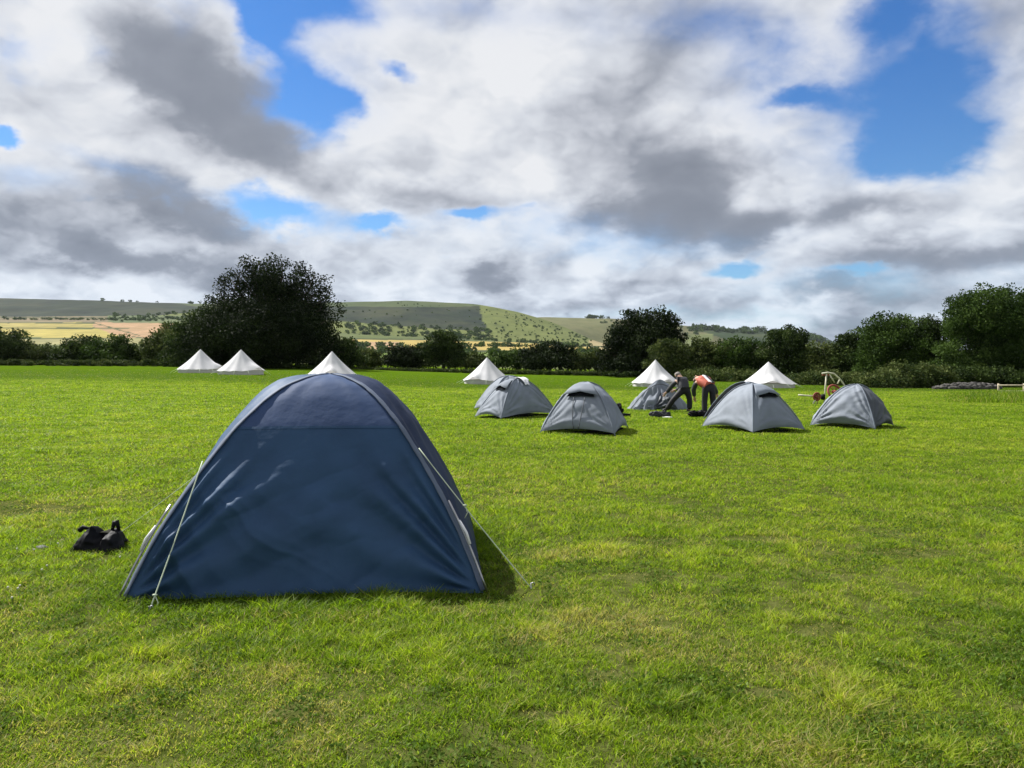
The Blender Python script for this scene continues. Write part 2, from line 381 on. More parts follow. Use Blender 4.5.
# ------------------------------------------------------------------ hills and farmland beyond the hedge
S1x = np.array([-500, 0, 100, 200, 340, 410, 440, 470, 490, 520, 550, 575, 595, 620, 700, 1500], float)
S1y = np.array([303, 298, 301, 303.5, 302, 300.5, 302, 303, 306, 312, 321, 331, 341, 347, 352, 356], float)
S2x = np.array([-500, 300, 500, 540, 570, 600, 640, 690, 740, 780, 810, 840, 900, 1100, 1500], float)
S2y = np.array([330, 330, 322, 316.5, 317.5, 318.5, 320, 326, 329, 331.5, 336, 343, 349, 352, 354], float)
Fpx = np.array([-500, 0, 130, 200, 300, 340, 400, 480, 540, 600, 700, 1500], float)
Fpy = np.array([320, 319, 320, 318, 328, 333, 336, 339, 343, 346.5, 351, 356], float)
def hill_mesh():
    U = np.linspace(-1.25, 1.25, 900)
    Yk = np.array([125, 400, 700, 1000, 1500, 1760, 2000, 2300, 2480, 2700, 3300], float)
    Yv = np.concatenate([np.linspace(125, 700, 26), np.linspace(720, 1490, 50), np.linspace(1500, 2020, 70), np.linspace(2040, 2720, 60), np.linspace(2750, 3300, 10)])
    px = 512 + F * U
    s1 = np.interp(px, S1x, S1y); s2 = np.interp(px, S2x, S2y); f = np.interp(px, Fpx, Fpy)
    ker = np.hanning(15); ker /= ker.sum()
    sm = lambda a: np.convolve(np.pad(a, 7, 'edge'), ker, 'valid')
    s1, s2, f = sm(s1), sm(s2), sm(f)
    Z = lambda py, Y: EYE - (py - HZ) / F * Y
    z125 = gz(U * 125, np.full_like(U, 125.))
    ks = [z125, Z(359, 400) + 0 * U, Z(353.5, 700) + 0 * U, Z(np.maximum(347, f + 3), 1000), Z(f, 1500), Z(f * .42 + s1 * .58, 1760), Z(s1, 2000),
          np.minimum(Z(s1 + 2.5, 2300), Z(s2 + 8, 2300) * .3 + Z(s1 + 2.5, 2300) * .7), None, Z(s2, 2700), Z(s2, 2700) * .93]
    ks[8] = Z(s2 + 7, 2480)
    K = np.stack(ks, 0)
    ZZ = np.zeros((len(Yv), len(U)))
    for j in range(len(U)): ZZ[:, j] = np.interp(Yv, Yk, K[:, j])
    k2 = np.array([1, 2, 3, 2, 1.]) / 9
    pad = np.pad(ZZ, ((2, 2), (0, 0)), 'edge')
    Zs = sum(k2[i] * pad[i:i + len(Yv)] for i in range(5)); Zs[0] = ZZ[0]
    UU, YY = np.meshgrid(U, Yv); XX = UU * YY
    # spurs and gullies on the scarp
    rel = smooth(1450, 1700, YY) * smooth(2050, 1900, YY)
    Zs += rel * ((VN.fbm(XX / 130, YY / 400, 4) - .5) * 16)
    rel2 = smooth(2400, 2550, YY) * smooth(2720, 2650, YY)
    Zs += rel2 * ((VN2.fbm(XX / 160, YY / 400, 4) - .5) * 18)
    Zs += smooth(400, 900, YY) * smooth(1600, 1300, YY) * (VN2.fbm(XX / 200, YY / 200, 3) - .5) * 3
    # land cover, plus a cloud shadow painted into it
    PX = 512 + F * UU; PY = HZ - (Zs - EYE) / YY * F
    n = VN.fbm(XX / 35, YY / 60, 4); n2 = VN2.fbm(XX / 90, YY / 120, 4)
    jx = PX + (n - .5) * 6; jy = PY + (n2 - .5) * 2.2
    C = np.zeros(PX.shape + (3,)); DK = .92
    def put(mask, col, var=.18):
        C[mask] = DK * np.array(col)[None] * (1 + (n[mask] - .5)[:, None] * 2 * var)
    H1 = YY < 2060
    put(np.ones_like(PX, bool), (.085, .105, .035))
    put((YY < 900), (.10, .125, .04))
    put(H1 & (YY > 1500), (.115, .135, .040))                         # open downland
    # cloud shadow on the scarp, painted as a darker ground colour
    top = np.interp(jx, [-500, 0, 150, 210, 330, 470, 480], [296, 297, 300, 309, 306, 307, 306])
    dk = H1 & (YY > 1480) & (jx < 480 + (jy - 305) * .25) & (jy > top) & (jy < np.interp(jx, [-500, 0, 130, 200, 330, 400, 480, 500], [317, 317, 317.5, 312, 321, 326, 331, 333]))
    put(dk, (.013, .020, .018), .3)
    edge_strip = H1 & (YY > 1850) & (jy <= top) & (jx < 480)
    put(edge_strip, (.055, .075, .035))
    # arable
    put((jx < 150) & (jy > 316.5) & (jy < 322.5) & (YY < 1650), (.17, .135, .085))
    put((jx < 92) & (jy > 322.5) & (jy < 327.5) & H1, (.30, .25, .08))
    put((jx < 130) & (jy > 328.5) & (jy < 337.5) & H1, (.33, .275, .075))
    put((jx > 92) & (jx < 172) & (jy > np.interp(jx, [92, 118, 172], [322, 322, 323])) & (jy < 342) & (jy > 321 + (0)) & (jx > 92 + 0) & (jx - 92 > (jy - 326) * 2.6) & H1, (.34, .215, .125), .1)
    put((jx < 180) & (jy > 338.5) & (jy < 344) & H1, (.26, .24, .11))
    put((jx > 108) & (jx < 215) & (jy > 315.5) & (jy < 322) & H1, (.085, .11, .05))
    put((jx > 345) & (jx < 610) & (jy > np.interp(jx, [340, 400, 480, 540, 600], [339, 340, 341, 344, 346])) & (jy < 350.5) & H1, (.36, .27, .085), .12)
    put((jx > 345) & (jx < 400) & (jy > 342) & (jy < 349.5) & H1, (.33, .22, .13), .1)
    put((jx > 590) & (jx < 640) & (jy > 340) & (jy < 352), (.30, .24, .13), .1)
    put((jx > 370) & (jx < 420) & (jy > 351) & (jy < 358) & H1, (.12, .18, .04), .1)
    put((jx > 455) & (jx < 535) & (jy > 352) & (jy < 358) & H1, (.13, .185, .05), .1)
    # hedgerow lines
    for (x0, y0, x1, y1, wd) in [(-200, 327.9, 130, 328.2, .55), (92, 322.2, 140, 336, .5), (-200, 322.6, 95, 323, .4), (130, 336, 172, 342.6, .45), (-200, 338.2, 130, 338.4, .4),
                                 (345, 350.9, 610, 351, .8), (455, 351.5, 535, 352, .5), (-100, 317.6, 150, 317.8, .35), (575, 346, 640, 347.2, .6), (345, 338.8, 470, 339.8, .7)]:
        yl = y0 + (PX - x0) / (x1 - x0) * (y1 - y0)
        put((PX > x0) & (PX < x1) & (abs(PY - yl + (n - .5) * .8) < wd) & H1, (.035, .05, .02))
    # far ridge: down and hanging wood
    H2 = YY > 2300
    put(H2, (.115, .115, .055))
    put(H2 & (PX > 606 + (PY - 318) * 1.) & (n2 < .5), (.10, .095, .05))
    put(H2 & (jx > 690) & (jy < np.interp(jx, [690, 720, 760, 1400], [327, 338, 346, 360])), (.026, .042, .022), .25)
    put(H2 & (jx > 686) & (jx < 712) & (jy > 334), (.13, .15, .06))
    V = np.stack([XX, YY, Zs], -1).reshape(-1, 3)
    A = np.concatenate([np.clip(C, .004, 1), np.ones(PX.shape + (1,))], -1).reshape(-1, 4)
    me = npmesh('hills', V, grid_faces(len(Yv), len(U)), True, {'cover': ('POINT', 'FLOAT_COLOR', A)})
    m, t, out = material('downland')
    pos = t.new('ShaderNodeNewGeometry').outputs['Position']
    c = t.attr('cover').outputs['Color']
    f = t.noise(pos, .03, 6, .65); g = t.noise(pos, .008, 4, .6)
    c = t.mix(t.mapr(f, .25, .75, .0, .42), c, (.03, .045, .015))
    c = t.mix(t.mapr(g, .4, .75, 0., .10), c, (.2, .18, .08))
    p = t.new('ShaderNodeBsdfPrincipled', ins={'Base Color': c, 'Roughness': .95, 'Specular IOR Level': .05})
    t.l.new(p.outputs[0], out.inputs[0])
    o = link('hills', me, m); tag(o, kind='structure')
    def zat(pxx, Y):
        j = np.clip(np.interp(pxx, px, np.arange(len(px))), 0, len(px) - 1).astype(int)
        return np.array([np.interp(y, Yv, Zs[:, jj]) for y, jj in zip(Y, j)])
    return zat
hill_z = hill_mesh()

# ------------------------------------------------------------------ foliage
LM = {
 'oak':   leafmat('oak_leaves', (.006, .011, .004), (.015, .025, .007), (.028, .042, .012), .14),
 'dark':  leafmat('dark_leaves', (.013, .024, .007), (.033, .054, .012), (.062, .09, .022), .22),
 'green': leafmat('green_leaves', (.018, .036, .008), (.044, .078, .014), (.075, .118, .027), .26),
 'olive': leafmat('olive_leaves', (.026, .041, .011), (.066, .088, .022), (.11, .13, .04), .26),
 'bramble': leafmat('bramble_leaves', (.024, .042, .012), (.062, .085, .021), (.11, .13, .042), .24),
}
bark = simple('bark', (.05, .042, .03), .9, var=.4, scale=6, spec=.1)
def leaf_quads(C, size, rndbase, seed, flat=.0):
    """one rhombic leaf spray per centre: returns V, F, rnd"""
    r = np.random.default_rng(seed); n = len(C)
    a = r.normal(size=(n, 3)); a[:, 2] *= (1 - flat); a /= np.linalg.norm(a, axis=1)[:, None]
    b = r.normal(size=(n, 3)); b -= a * (a * b).sum(1)[:, None]; b /= np.linalg.norm(b, axis=1)[:, None]
    s = (size * r.uniform(.55, 1.25, n))[:, None]
    nrm = np.cross(a, b)
    V = np.stack([C - a * s, C - b * s * .55 + nrm * s * .12, C + a * s * .9, C + b * s * .55 + nrm * s * .12], 1).reshape(-1, 3)
    Fq = np.arange(4 * n).reshape(n, 4)
    rnd = np.clip(rndbase + r.normal(0, .12, n), 0, 1)
    return V, Fq, rnd
def crown_points(lobes, n, seed, clump=.26, fill=.35):
    """lobes: (centre xyz, radii xyz). leaves gathered in clumps on and in the lobes"""
    r = np.random.default_rng(seed)
    vol = np.array([l[1][0] * l[1][2] for l in lobes]); pr = vol / vol.sum()
    ncl = int(max(14, 70 * len(lobes)))
    which = r.choice(len(lobes), ncl, p=pr)
    d = r.normal(size=(ncl, 3)); d /= np.linalg.norm(d, axis=1)[:, None]
    rad = np.where(r.random(ncl) < fill, r.random(ncl) ** .5 * .8, r.uniform(.78, 1.04, ncl))
    c = np.array([lobes[k][0] for k in which]); R3 = np.array([lobes[k][1] for k in which])
    cc = c + d * R3 * rad[:, None]
    cs = R3.mean(1) * clump * 1.25 * r.uniform(.6, 1.5, ncl)
    tone = r.uniform(.0, 1., ncl)
    k = r.choice(ncl, n, p=cs ** 2 / (cs ** 2).sum())
    g = r.normal(size=(n, 3)); g /= np.linalg.norm(g, axis=1)[:, None]
    g *= (r.random(n) ** .36)[:, None]
    P = cc[k] + g * cs[k][:, None] * np.array([1.1, 1.1, .8])
    return P, tone[k], cc
TREE_N = [0]
def tree(name, label, cat, px, d, lobes_px, kind, leaf_px=2.4, dens=1., trunk=True, group=None, spikes=0, clump=.26):
    """lobes_px: (px, py, rx, ry) read as real lobes at distance d"""
    TREE_N[0] += 1; sd_ = 100 + TREE_N[0]; r = np.random.default_rng(sd_)
    base = g3(px, d); root = empty(name, base, 0, label, cat, group)
    lobes = []; area = 0
    for (lx, ly, rx, ry) in lobes_px:
        s = d / F; rx *= 1.10; ry *= 1.10
        off = r.uniform(-.35, .35) * rx * s
        c = np.array([(lx - 512) * s, d + off, EYE - (ly - HZ) * s]) - np.array(base)
        c[0] *= (d + off) / d * 1.0
        lobes.append((c, np.array([rx * s, rx * s * .85, ry * s]))); area += rx * ry * 3.1416
    n = int(np.clip(area * 4.2 * dens / (leaf_px / 2.4) ** 2, 350, 85000))
    P, tone, cc = crown_points(lobes, n, sd_, clump)
    if spikes:
        k = r.choice(len(cc), spikes); m = 26
        q = np.repeat(cc[k], m, 0); up = np.tile(np.linspace(0, 1, m), spikes)[:, None]
        hh = np.repeat(r.uniform(.5, 1.2, spikes), m)[:, None] * lobes[0][1][2] * .42
        q = q + np.concatenate([r.normal(0, .06, (m * spikes, 2)) * (1.3 - up) * lobes[0][1][0] * 1.4, up * hh], 1)
        P = np.concatenate([P, q]); tone = np.concatenate([tone, np.repeat(r.uniform(.2, .7, spikes), m)])
    P[:, 2] = np.maximum(P[:, 2], .03)
    V, Fq, rnd = leaf_quads(P, leaf_px * d / F * .62, tone, sd_ + 1)
    link('crown', npmesh('crown', V, Fq, False, {'rnd': ('FACE', 'FLOAT', rnd)}), LM[kind], root)
    s = d / F
    mb = MB(); zc = max(l[0][2] for l in lobes)
    tr = max(.06, .05 * zc)
    if trunk:
        mb.tube([(0, 0, -.15), (.05, 0, zc * .2), (-.05, .05, zc * .55), (0, 0, zc)], [tr * 1.4, tr, tr * .75, tr * .3], 9)
    for c, rr in lobes:
        z0 = min(c[2] * .45, zc * .35) if trunk else 0
        mid = Vector((c[0] * .55, c[1] * .55, z0 + (c[2] - z0) * .55 + .1))
        mb.tube([(0, 0, z0), mid, Vector(c), Vector(c) + Vector((r.uniform(-.4, .4) * rr[0], r.uniform(-.3, .3) * rr[1], rr[2] * .8))], [tr * .55, tr * .4, tr * .25, tr * .07], 6)
        for q in range(4):
            e = Vector(c) + Vector((r.uniform(-.8, .8) * rr[0], r.uniform(-.8, .8) * rr[1], r.uniform(-.2, .8) * rr[2]))
            mb.tube([mid, (mid + e) / 2 + Vector((0, 0, .05 * rr[2])), e], [tr * .3, tr * .18, tr * .05], 5)
    mb.build('trunk', bark, root)
    return root
def hedge(name, label, px0, px1, d0, d1, top0, top1, kind, leaf_px=2., depth=2.5, cat='hedge', wob=.35, dens=1.):
    TREE_N[0] += 1; sd_ = 300 + TREE_N[0]; r = np.random.default_rng(sd_)
    A = g3(px0, d0); B = g3(px1, d1); base = (A + B) / 2
    n = int(abs(px1 - px0) * 62 * dens)
    ncl = int(abs(px1 - px0) * 1.1) + 6
    tt = r.random(ncl); P0 = np.array(A)[None] * (1 - tt[:, None]) + np.array(B)[None] * tt[:, None]
    hgt = np.array([EYE - (np.interp(t_, [0, 1], [top0, top1]) - HZ) / F * (d0 + (d1 - d0) * t_) for t_ in tt]) - P0[:, 2]
    hgt = hgt * (1 - wob * VN.fbm(tt * abs(px1 - px0) * .11, tt * 0 + sd_, 3))
    P0[:, 1] += r.uniform(-.5, .5, ncl) * depth
    zf = r.random(ncl) ** .7
    cs = np.maximum(hgt * .3, .25)
    P0[:, 2] = P0[:, 2] + zf * np.maximum(hgt - cs * .6, .05)
    tone = r.uniform(.1, .9, ncl); k = r.integers(0, ncl, n)
    g = r.normal(size=(n, 3)); g /= np.linalg.norm(g, axis=1)[:, None]; g *= (r.random(n) ** .4)[:, None]
    P = P0[k] + g * cs[k][:, None] * np.array([1.6, 1.2, .9])
    P[:, 2] = np.maximum(P[:, 2], gz(P[:, 0], P[:, 1]) + .02)
    V, Fq, rnd = leaf_quads(P - np.array(base), leaf_px * (d0 + d1) / 2 / F * .62, tone[k], sd_)
    o = link(name, npmesh('hedge', V, Fq, False, {'rnd': ('FACE', 'FLOAT', rnd)}), LM[kind]); o.location = base
    return tag(o, label, cat)

# left hedge line
tree('hedge_bush', 'rounded dark bush cut by the left edge of the photo', 'bush', 6, 108, [(-8, 346, 20, 15), (12, 345, 18, 13), (22, 353, 14, 10), (-2, 356, 26, 9)], 'dark', trunk=False)
tree('hedge_bush', 'low olive bush right of the rounded dark edge bush', 'bush', 45, 109, [(44, 353, 15, 9), (54, 357, 12, 7), (36, 358, 12, 7)], 'olive', trunk=False)
tree('hedge_bush', 'dark bush left half of the pair below the gold field', 'bush', 78, 107, [(70, 353, 14, 10), (84, 349, 15, 11), (80, 358, 20, 8)], 'dark', trunk=False)
tree('hedge_bush', 'dark bush right half of the pair below the tan field', 'bush', 108, 106, [(100, 348, 15, 11), (116, 349, 15, 12), (108, 357, 22, 9)], 'green', trunk=False)
tree('hedge_bush', 'small dark bush left of the pale olive tree', 'bush', 143, 107, [(138, 356, 14, 9), (152, 357, 12, 9)], 'dark', trunk=False)
tree('olive_tree', 'pale olive green small tree left of the great dark oak', 'tree', 168, 105, [(166, 338, 15, 13), (180, 342, 13, 13), (158, 347, 13, 12), (172, 353, 22, 11)], 'olive')
hedge('bramble_hedge', 'long low bramble hedge along the left far edge of the field', -60, 195, 104, 98, 357.5, 358.5, 'bramble', leaf_px=1.7)
hedge('bramble_hedge', 'dark undergrowth row below the great oak between the white tents', 190, 348, 91, 88, 362, 364.5, 'dark', leaf_px=1.9, depth=1.6)
hedge('bramble_hedge', 'low undergrowth row below the second oak and tall olive bush', 606, 705, 84, 80, 369, 373, 'dark', leaf_px=1.9, depth=1.6)
# the great oak and its neighbours
tree('bushy_tree', 'dark bushy tree crowding the left side of the great oak', 'tree', 203, 97, [(207, 318, 17, 13), (195, 332, 18, 14), (214, 338, 22, 20), (188, 352, 24, 15), (210, 358, 26, 11)], 'dark')
tree('oak_tree', 'great dark oak with a tall domed crown behind two white tents', 'tree', 268, 92,
     [(254, 275, 26, 14), (284, 279, 26, 17), (236, 288, 17, 15), (308, 291, 20, 19), (264, 294, 30, 20), (224, 299, 14, 11), (321, 308, 16, 20), (292, 312, 32, 24), (245, 316, 32, 22),
      (268, 336, 55, 26), (322, 334, 17, 20), (230, 342, 24, 18), (300, 352, 34, 15), (255, 358, 40, 11), (330, 352, 18, 14)], 'oak', leaf_px=2.3, dens=1.5, clump=.23)
tree('hedge_bush', 'dark olive bush at the right foot of the great oak', 'bush', 346, 94, [(342, 352, 14, 13), (352, 360, 12, 9), (335, 362, 14, 8)], 'dark', trunk=False)
# middle
tree('hedge_bush', 'small olive bush second right of the great oak', 'bush', 372, 100, [(368, 359, 11, 8), (379, 361, 10, 7)], 'olive', trunk=False)
tree('hedge_bush', 'round dark bush left of the taller green tree in mid field edge', 'bush', 405, 98, [(399, 356, 11, 10), (411, 357, 11, 10), (405, 362, 16, 7)], 'oak', trunk=False)
tree('field_tree', 'green tree standing taller than the hedge behind the middle field', 'tree', 443, 97, [(436, 346, 14, 11), (449, 347, 12, 13), (442, 340, 11, 8), (430, 356, 14, 10), (452, 358, 12, 9)], 'dark')
tree('hedge_bush', 'low olive bush left of the fourth white bell tent from the left', 'bush', 468, 99, [(462, 362, 12, 6), (476, 360, 11, 7)], 'olive', trunk=False)
tree('hedge_bush', 'low green bush just right of the top of the bell tent', 'bush', 508, 99, [(500, 360, 13, 7), (516, 359, 12, 9)], 'green', trunk=False)
tree('hedge_bush', 'broad dark bush clump above the nearest small grey tent', 'bush', 548, 96, [(534, 358, 13, 11), (548, 354, 15, 11), (562, 356, 12, 10), (548, 363, 24, 7)], 'oak', trunk=False)
tree('hedge_bush', 'mid green bush between the dark clump and the second oak', 'bush', 588, 95, [(580, 362, 13, 8), (595, 360, 12, 9), (606, 363, 10, 8)], 'olive', trunk=False)
hedge('bramble_hedge', 'low clipped looking hedge along the far middle edge of the field', 345, 612, 94, 89, 367.5, 370, 'bramble', leaf_px=1.7, depth=1.6)
tree('oak_tree', 'second dark oak with a rounded crown behind the fifth bell tent', 'tree', 645, 88,
     [(640, 322, 20, 13), (660, 326, 18, 15), (624, 334, 15, 15), (676, 334, 10, 12), (645, 342, 30, 18), (614, 354, 13, 14), (650, 360, 34, 13), (630, 366, 26, 9)], 'oak', leaf_px=2.5, dens=1.2)
tree('hedge_bush', 'tall lighter olive bush right in front of the second oak', 'bush', 672, 82, [(670, 352, 16, 11), (680, 358, 10, 12), (662, 364, 16, 10), (676, 368, 14, 9)], 'olive', trunk=False, dens=1.2)
# right of the second oak
tree('thicket_tree', 'brownish green tree right of the tall olive bush', 'tree', 708, 84, [(704, 352, 14, 12), (716, 357, 14, 12), (698, 366, 14, 10), (714, 371, 18, 9)], 'olive')
tree('thicket_tree', 'green rounded tree left of the rightmost white bell tent', 'tree', 738, 82, [(734, 352, 16, 12), (750, 356, 14, 14), (728, 366, 16, 10), (748, 371, 18, 9)], 'green')
tree('thicket_tree', 'darker upright tree with a ragged top behind the rightmost bell tent', 'tree', 788, 80, [(786, 340, 15, 14), (798, 344, 12, 14), (776, 352, 16, 16), (802, 362, 18, 14), (782, 370, 22, 10)], 'dark', spikes=16)
tree('thicket_tree', 'olive low tree right of the ragged upright tree', 'tree', 828, 78, [(822, 358, 16, 13), (838, 362, 14, 13), (826, 374, 22, 10)], 'olive')
tree('thicket_tree', 'dark small tree where the right hand wood drops to the skyline dip', 'tree', 856, 76, [(850, 347, 14, 12), (862, 342, 14, 14), (852, 362, 18, 14), (866, 372, 16, 12)], 'dark', spikes=8)
tree('woodland_tree', 'dark green tree with a ragged top left of the tallest right tree', 'tree', 896, 72, [(884, 332, 20, 15), (908, 330, 20, 15), (896, 350, 30, 20), (878, 360, 20, 18), (912, 368, 26, 14)], 'green', spikes=26, leaf_px=2.0)
tree('woodland_tree', 'narrow dark tree squeezed before the tallest right tree', 'tree', 936, 71, [(932, 332, 14, 15), (940, 348, 18, 18), (934, 366, 22, 14)], 'dark', spikes=10, leaf_px=2.0)
tree('woodland_tree', 'tallest broad green tree at the right edge of the photo', 'tree', 990, 66, [(978, 304, 22, 14), (1002, 304, 22, 15), (958, 322, 18, 16), (990, 324, 34, 20), (1022, 320, 24, 22), (970, 346, 28, 18), (1012, 350, 32, 20), (985, 370, 40, 14)], 'green', leaf_px=2.1)
tree('woodland_tree', 'green tree partly outside the right edge of the photo', 'tree', 1062, 66, [(1050, 312, 26, 20), (1075, 325, 26, 24), (1050, 350, 34, 24), (1070, 372, 34, 14)], 'green', leaf_px=2.1)
tree('bramble_bush', 'sprawling mid green bramble mound under the right hand wood', 'bush', 905, 60, [(884, 380, 22, 8), (908, 376, 24, 10), (930, 377, 20, 10), (900, 384, 36, 5)], 'bramble', trunk=False, leaf_px=2.4, dens=1.4)
tree('bramble_bush', 'dark low bramble beside the grey rubble bank', 'bush', 958, 62, [(950, 376, 20, 8), (975, 376, 20, 8), (1000, 378, 22, 8)], 'dark', trunk=False, leaf_px=2.4)
tree('bramble_bush', 'pale low bramble row behind the person in the orange jacket', 'bush', 730, 74, [(700, 376, 20, 6), (724, 377, 22, 6), (750, 378, 20, 6)], 'bramble', trunk=False, leaf_px=2.2)
tree('bramble_bush', 'low bramble row behind the pale metal farm frame', 'bush', 832, 66, [(806, 380, 18, 6), (832, 380, 22, 7), (858, 381, 18, 7)], 'bramble', trunk=False, leaf_px=2.2)

# hillside scrub that reads as one scatter of dots
def scrub():
    r = np.random.default_rng(5); P = []; S = []
    def spread(n, x0, x1, Y0, Y1, s0, s1):
        px = r.uniform(x0, x1, n); Y = r.uniform(Y0, Y1, n); z = hill_z(px, Y)
        P.append(np.stack([(px - 512) / F * Y, Y, z], 1)); S.append(r.uniform(s0, s1, n))
    spread(230, 480, 592, 1510, 1960, 1.0, 4.5); spread(50, 330, 480, 1700, 1990, 1.2, 3.5); spread(260, 345, 490, 1470, 1640, 1.5, 8); spread(110, 110, 215, 1450, 1640, 2.5, 6); spread(60, 345, 620, 980, 1010, 4, 8)
    spread(60, 440, 590, 1380, 1500, 3, 7); spread(40, 350, 640, 690, 740, 4, 8); spread(60, 0, 180, 1490, 1510, 3, 6); spread(12, 586, 608, 2690, 2700, 9, 16); spread(60, 600, 700, 2450, 2650, 5, 10)
    spread(150, 690, 850, 2560, 2705, 9, 16); spread(30, 330, 480, 700, 900, 5, 9); spread(14, 100, 330, 1990, 2000, 4, 8); spread(60, 500, 640, 400, 640, 3, 5); spread(40, 390, 470, 500, 600, 3, 5)
    P = np.concatenate(P); S = np.concatenate(S)
    m = 42; g = r.normal(size=(len(P), m, 3)); g /= np.linalg.norm(g, axis=2)[..., None]; g *= (r.random((len(P), m)) ** .4)[..., None]
    Q = P[:, None] + g * S[:, None, None] * np.array([.8, .8, .5]) + np.array([0, 0, .4]) * S[:, None, None]
    V, Fq, rnd = leaf_quads(Q.reshape(-1, 3), np.repeat(S, m) * .32, np.repeat(r.uniform(.1, .9, len(P)), m), 9)
    o = link('hillside_scrub', npmesh('hillside_scrub', V, Fq, False, {'rnd': ('FACE', 'FLOAT', rnd)}), LM['green']); tag(o, kind='stuff')
scrub()

# ------------------------------------------------------------------ dome tents
G_R = np.array([0, .12, .25, .353, .50, .64, .75, .85, .93, 1.0]); G_Z = np.array([1, .985, .94, .875, .745, .58, .435, .29, .145, 0])
def gprof(r): 
    return np.interp(r, G_R, G_Z)
_rr = np.linspace(0, 1, 201); _k = np.hanning(25); _k /= _k.sum()
_gs = np.convolve(np.pad(gprof(_rr), 12, 'reflect', reflect_type='odd'), _k, 'valid')
def gsm(r): return np.interp(r, _rr, _gs)
def dome_panel(A, B, H, r0, r1, nu=40, nr=44, bulge=.0, lift=.03, arch=.05, wrk=.01, seed=0, folds=1., out=0., extra=None, top=(0, 0), crown=-.05, bpow=1., flat0=None, flat1=None):
    """fabric stretched between the poles standing over corners A and B (2-D), radius r0..r1 of the pole"""
    u = np.linspace(0, 1, nu); r = np.linspace(r0, r1, nr)
    RR, U = np.meshgrid(r, u, indexing='ij')
    A = np.array(A, float); B = np.array(B, float)
    base = A[None, None] * (1 - U[..., None]) + B[None, None] * U[..., None]
    xy = base * RR[..., None] + np.array(top) * (1 - RR[..., None])
    nout = (A + B) / 2; nout = nout / np.linalg.norm(nout)
    arc = 4 * U * (1 - U)
    xy = xy + nout * (bulge * arc * RR ** bpow * np.clip(1 - RR, 0, 1) ** (.5 if bpow == 1. else .85) * 2 + out)[..., None]
    z = H * gsm(RR) + (lift + arch * arc) * smooth(.8, 1, RR)
    # crown is pulled round rather than pyramidal
    z = z + H * crown * arc * smooth(.0, .25, RR) * smooth(.7, .25, RR)
    # wrinkles along the outward normal
    L = np.linalg.norm(B - A)
    sx = U * L * RR; sz = (1 - RR) * H * 1.25
    w = 0
    for (cu, cr, dirx) in ((0., 1., 1), (1., 1., -1)):
        ax = (U - cu) * L; az = (1 - RR) * H * 1.25
        th = np.arctan2(az, np.abs(ax) + .02); rad = np.hypot(ax, az)
        w = w + np.sin(th * 17 + 3 * VN.fbm(rad * 2 + seed, th * 2 + seed, 2) + seed) * np.exp(-rad / (L * .42)) * smooth(.02, .2, rad) * 1.5
    w = w + (VN.fbm(sx * 3 + seed * 7.7, sz * 1.4 + sx * 1.2 + seed, 4) - .5) * 1.6
    w = w + np.abs(VN2.fbm(sx * 2.2 + sz * 2.0 + seed, sz * 5 - sx * 2.5 + seed * 2, 3) - .5) * 1.6 * folds
    mask = smooth(0, .06, U) * smooth(1, .94, U)
    if extra is not None: w = w + extra(U, RR, L, H)
    if flat0 is not None: mask = mask * smooth(flat0, flat0 + .28, RR)
    if flat1 is not None: mask = mask * smooth(flat1, flat1 - .28, RR)
    dxy = nout * (w * wrk * mask)[..., None]
    xy = xy + dxy; z = z + w * wrk * .35 * mask * smooth(1, .93, RR)
    V = np.concatenate([xy, z[..., None]], -1).reshape(-1, 3)
    return V, grid_faces(nr, nu)
def pole_pts(c, H, r0=0., r1=1., n=26, out=.0, top=(0, 0)):
    c = np.array(c, float); r = np.linspace(r0, r1, n); no = c / np.linalg.norm(c)
    return [Vector((c[0] * k + no[0] * out + top[0] * (1 - k), c[1] * k + no[1] * out + top[1] * (1 - k), H * float(gsm(k)) + out * .6)) for k in r]
def sleeve(pts, w, tname, mat, root, seed=0, thick=.35):
    """flattened ribbon-like pole sleeve with small puckers"""
    V = []; Fs = []; n = 10; m = len(pts)
    for i, p in enumerate(pts):
        t = (pts[min(i + 1, m - 1)] - pts[max(i - 1, 0)]).normalized()
        rad = Vector((p.x, p.y, 0)); rad = rad.normalized() if rad.length > 1e-4 else Vector((t.x, t.y, 0)).normalized()
        side = t.cross(Vector((0, 0, 1)))
        side = side.normalized() if side.length > 1e-4 else Vector((1, 0, 0))
        nrm = side.cross(t).normalized()
        k = 1 + .12 * math.sin(i * 2.1 + seed)
        for a in range(n):
            an = 2 * math.pi * a / n
            V.append(p + side * (math.cos(an) * w * .5 * k) + nrm * (math.sin(an) * w * thick * k))
    for i in range(m - 1):
        for a in range(n): Fs.append((i * n + a, i * n + (a + 1) % n, (i + 1) * n + (a + 1) % n, (i + 1) * n + a))
    Fs.append(tuple(range(n))); Fs.append(tuple((m - 1) * n + a for a in range(n)))
    mb = MB(); mb.add(V, Fs); return mb.build(tname, mat, root)

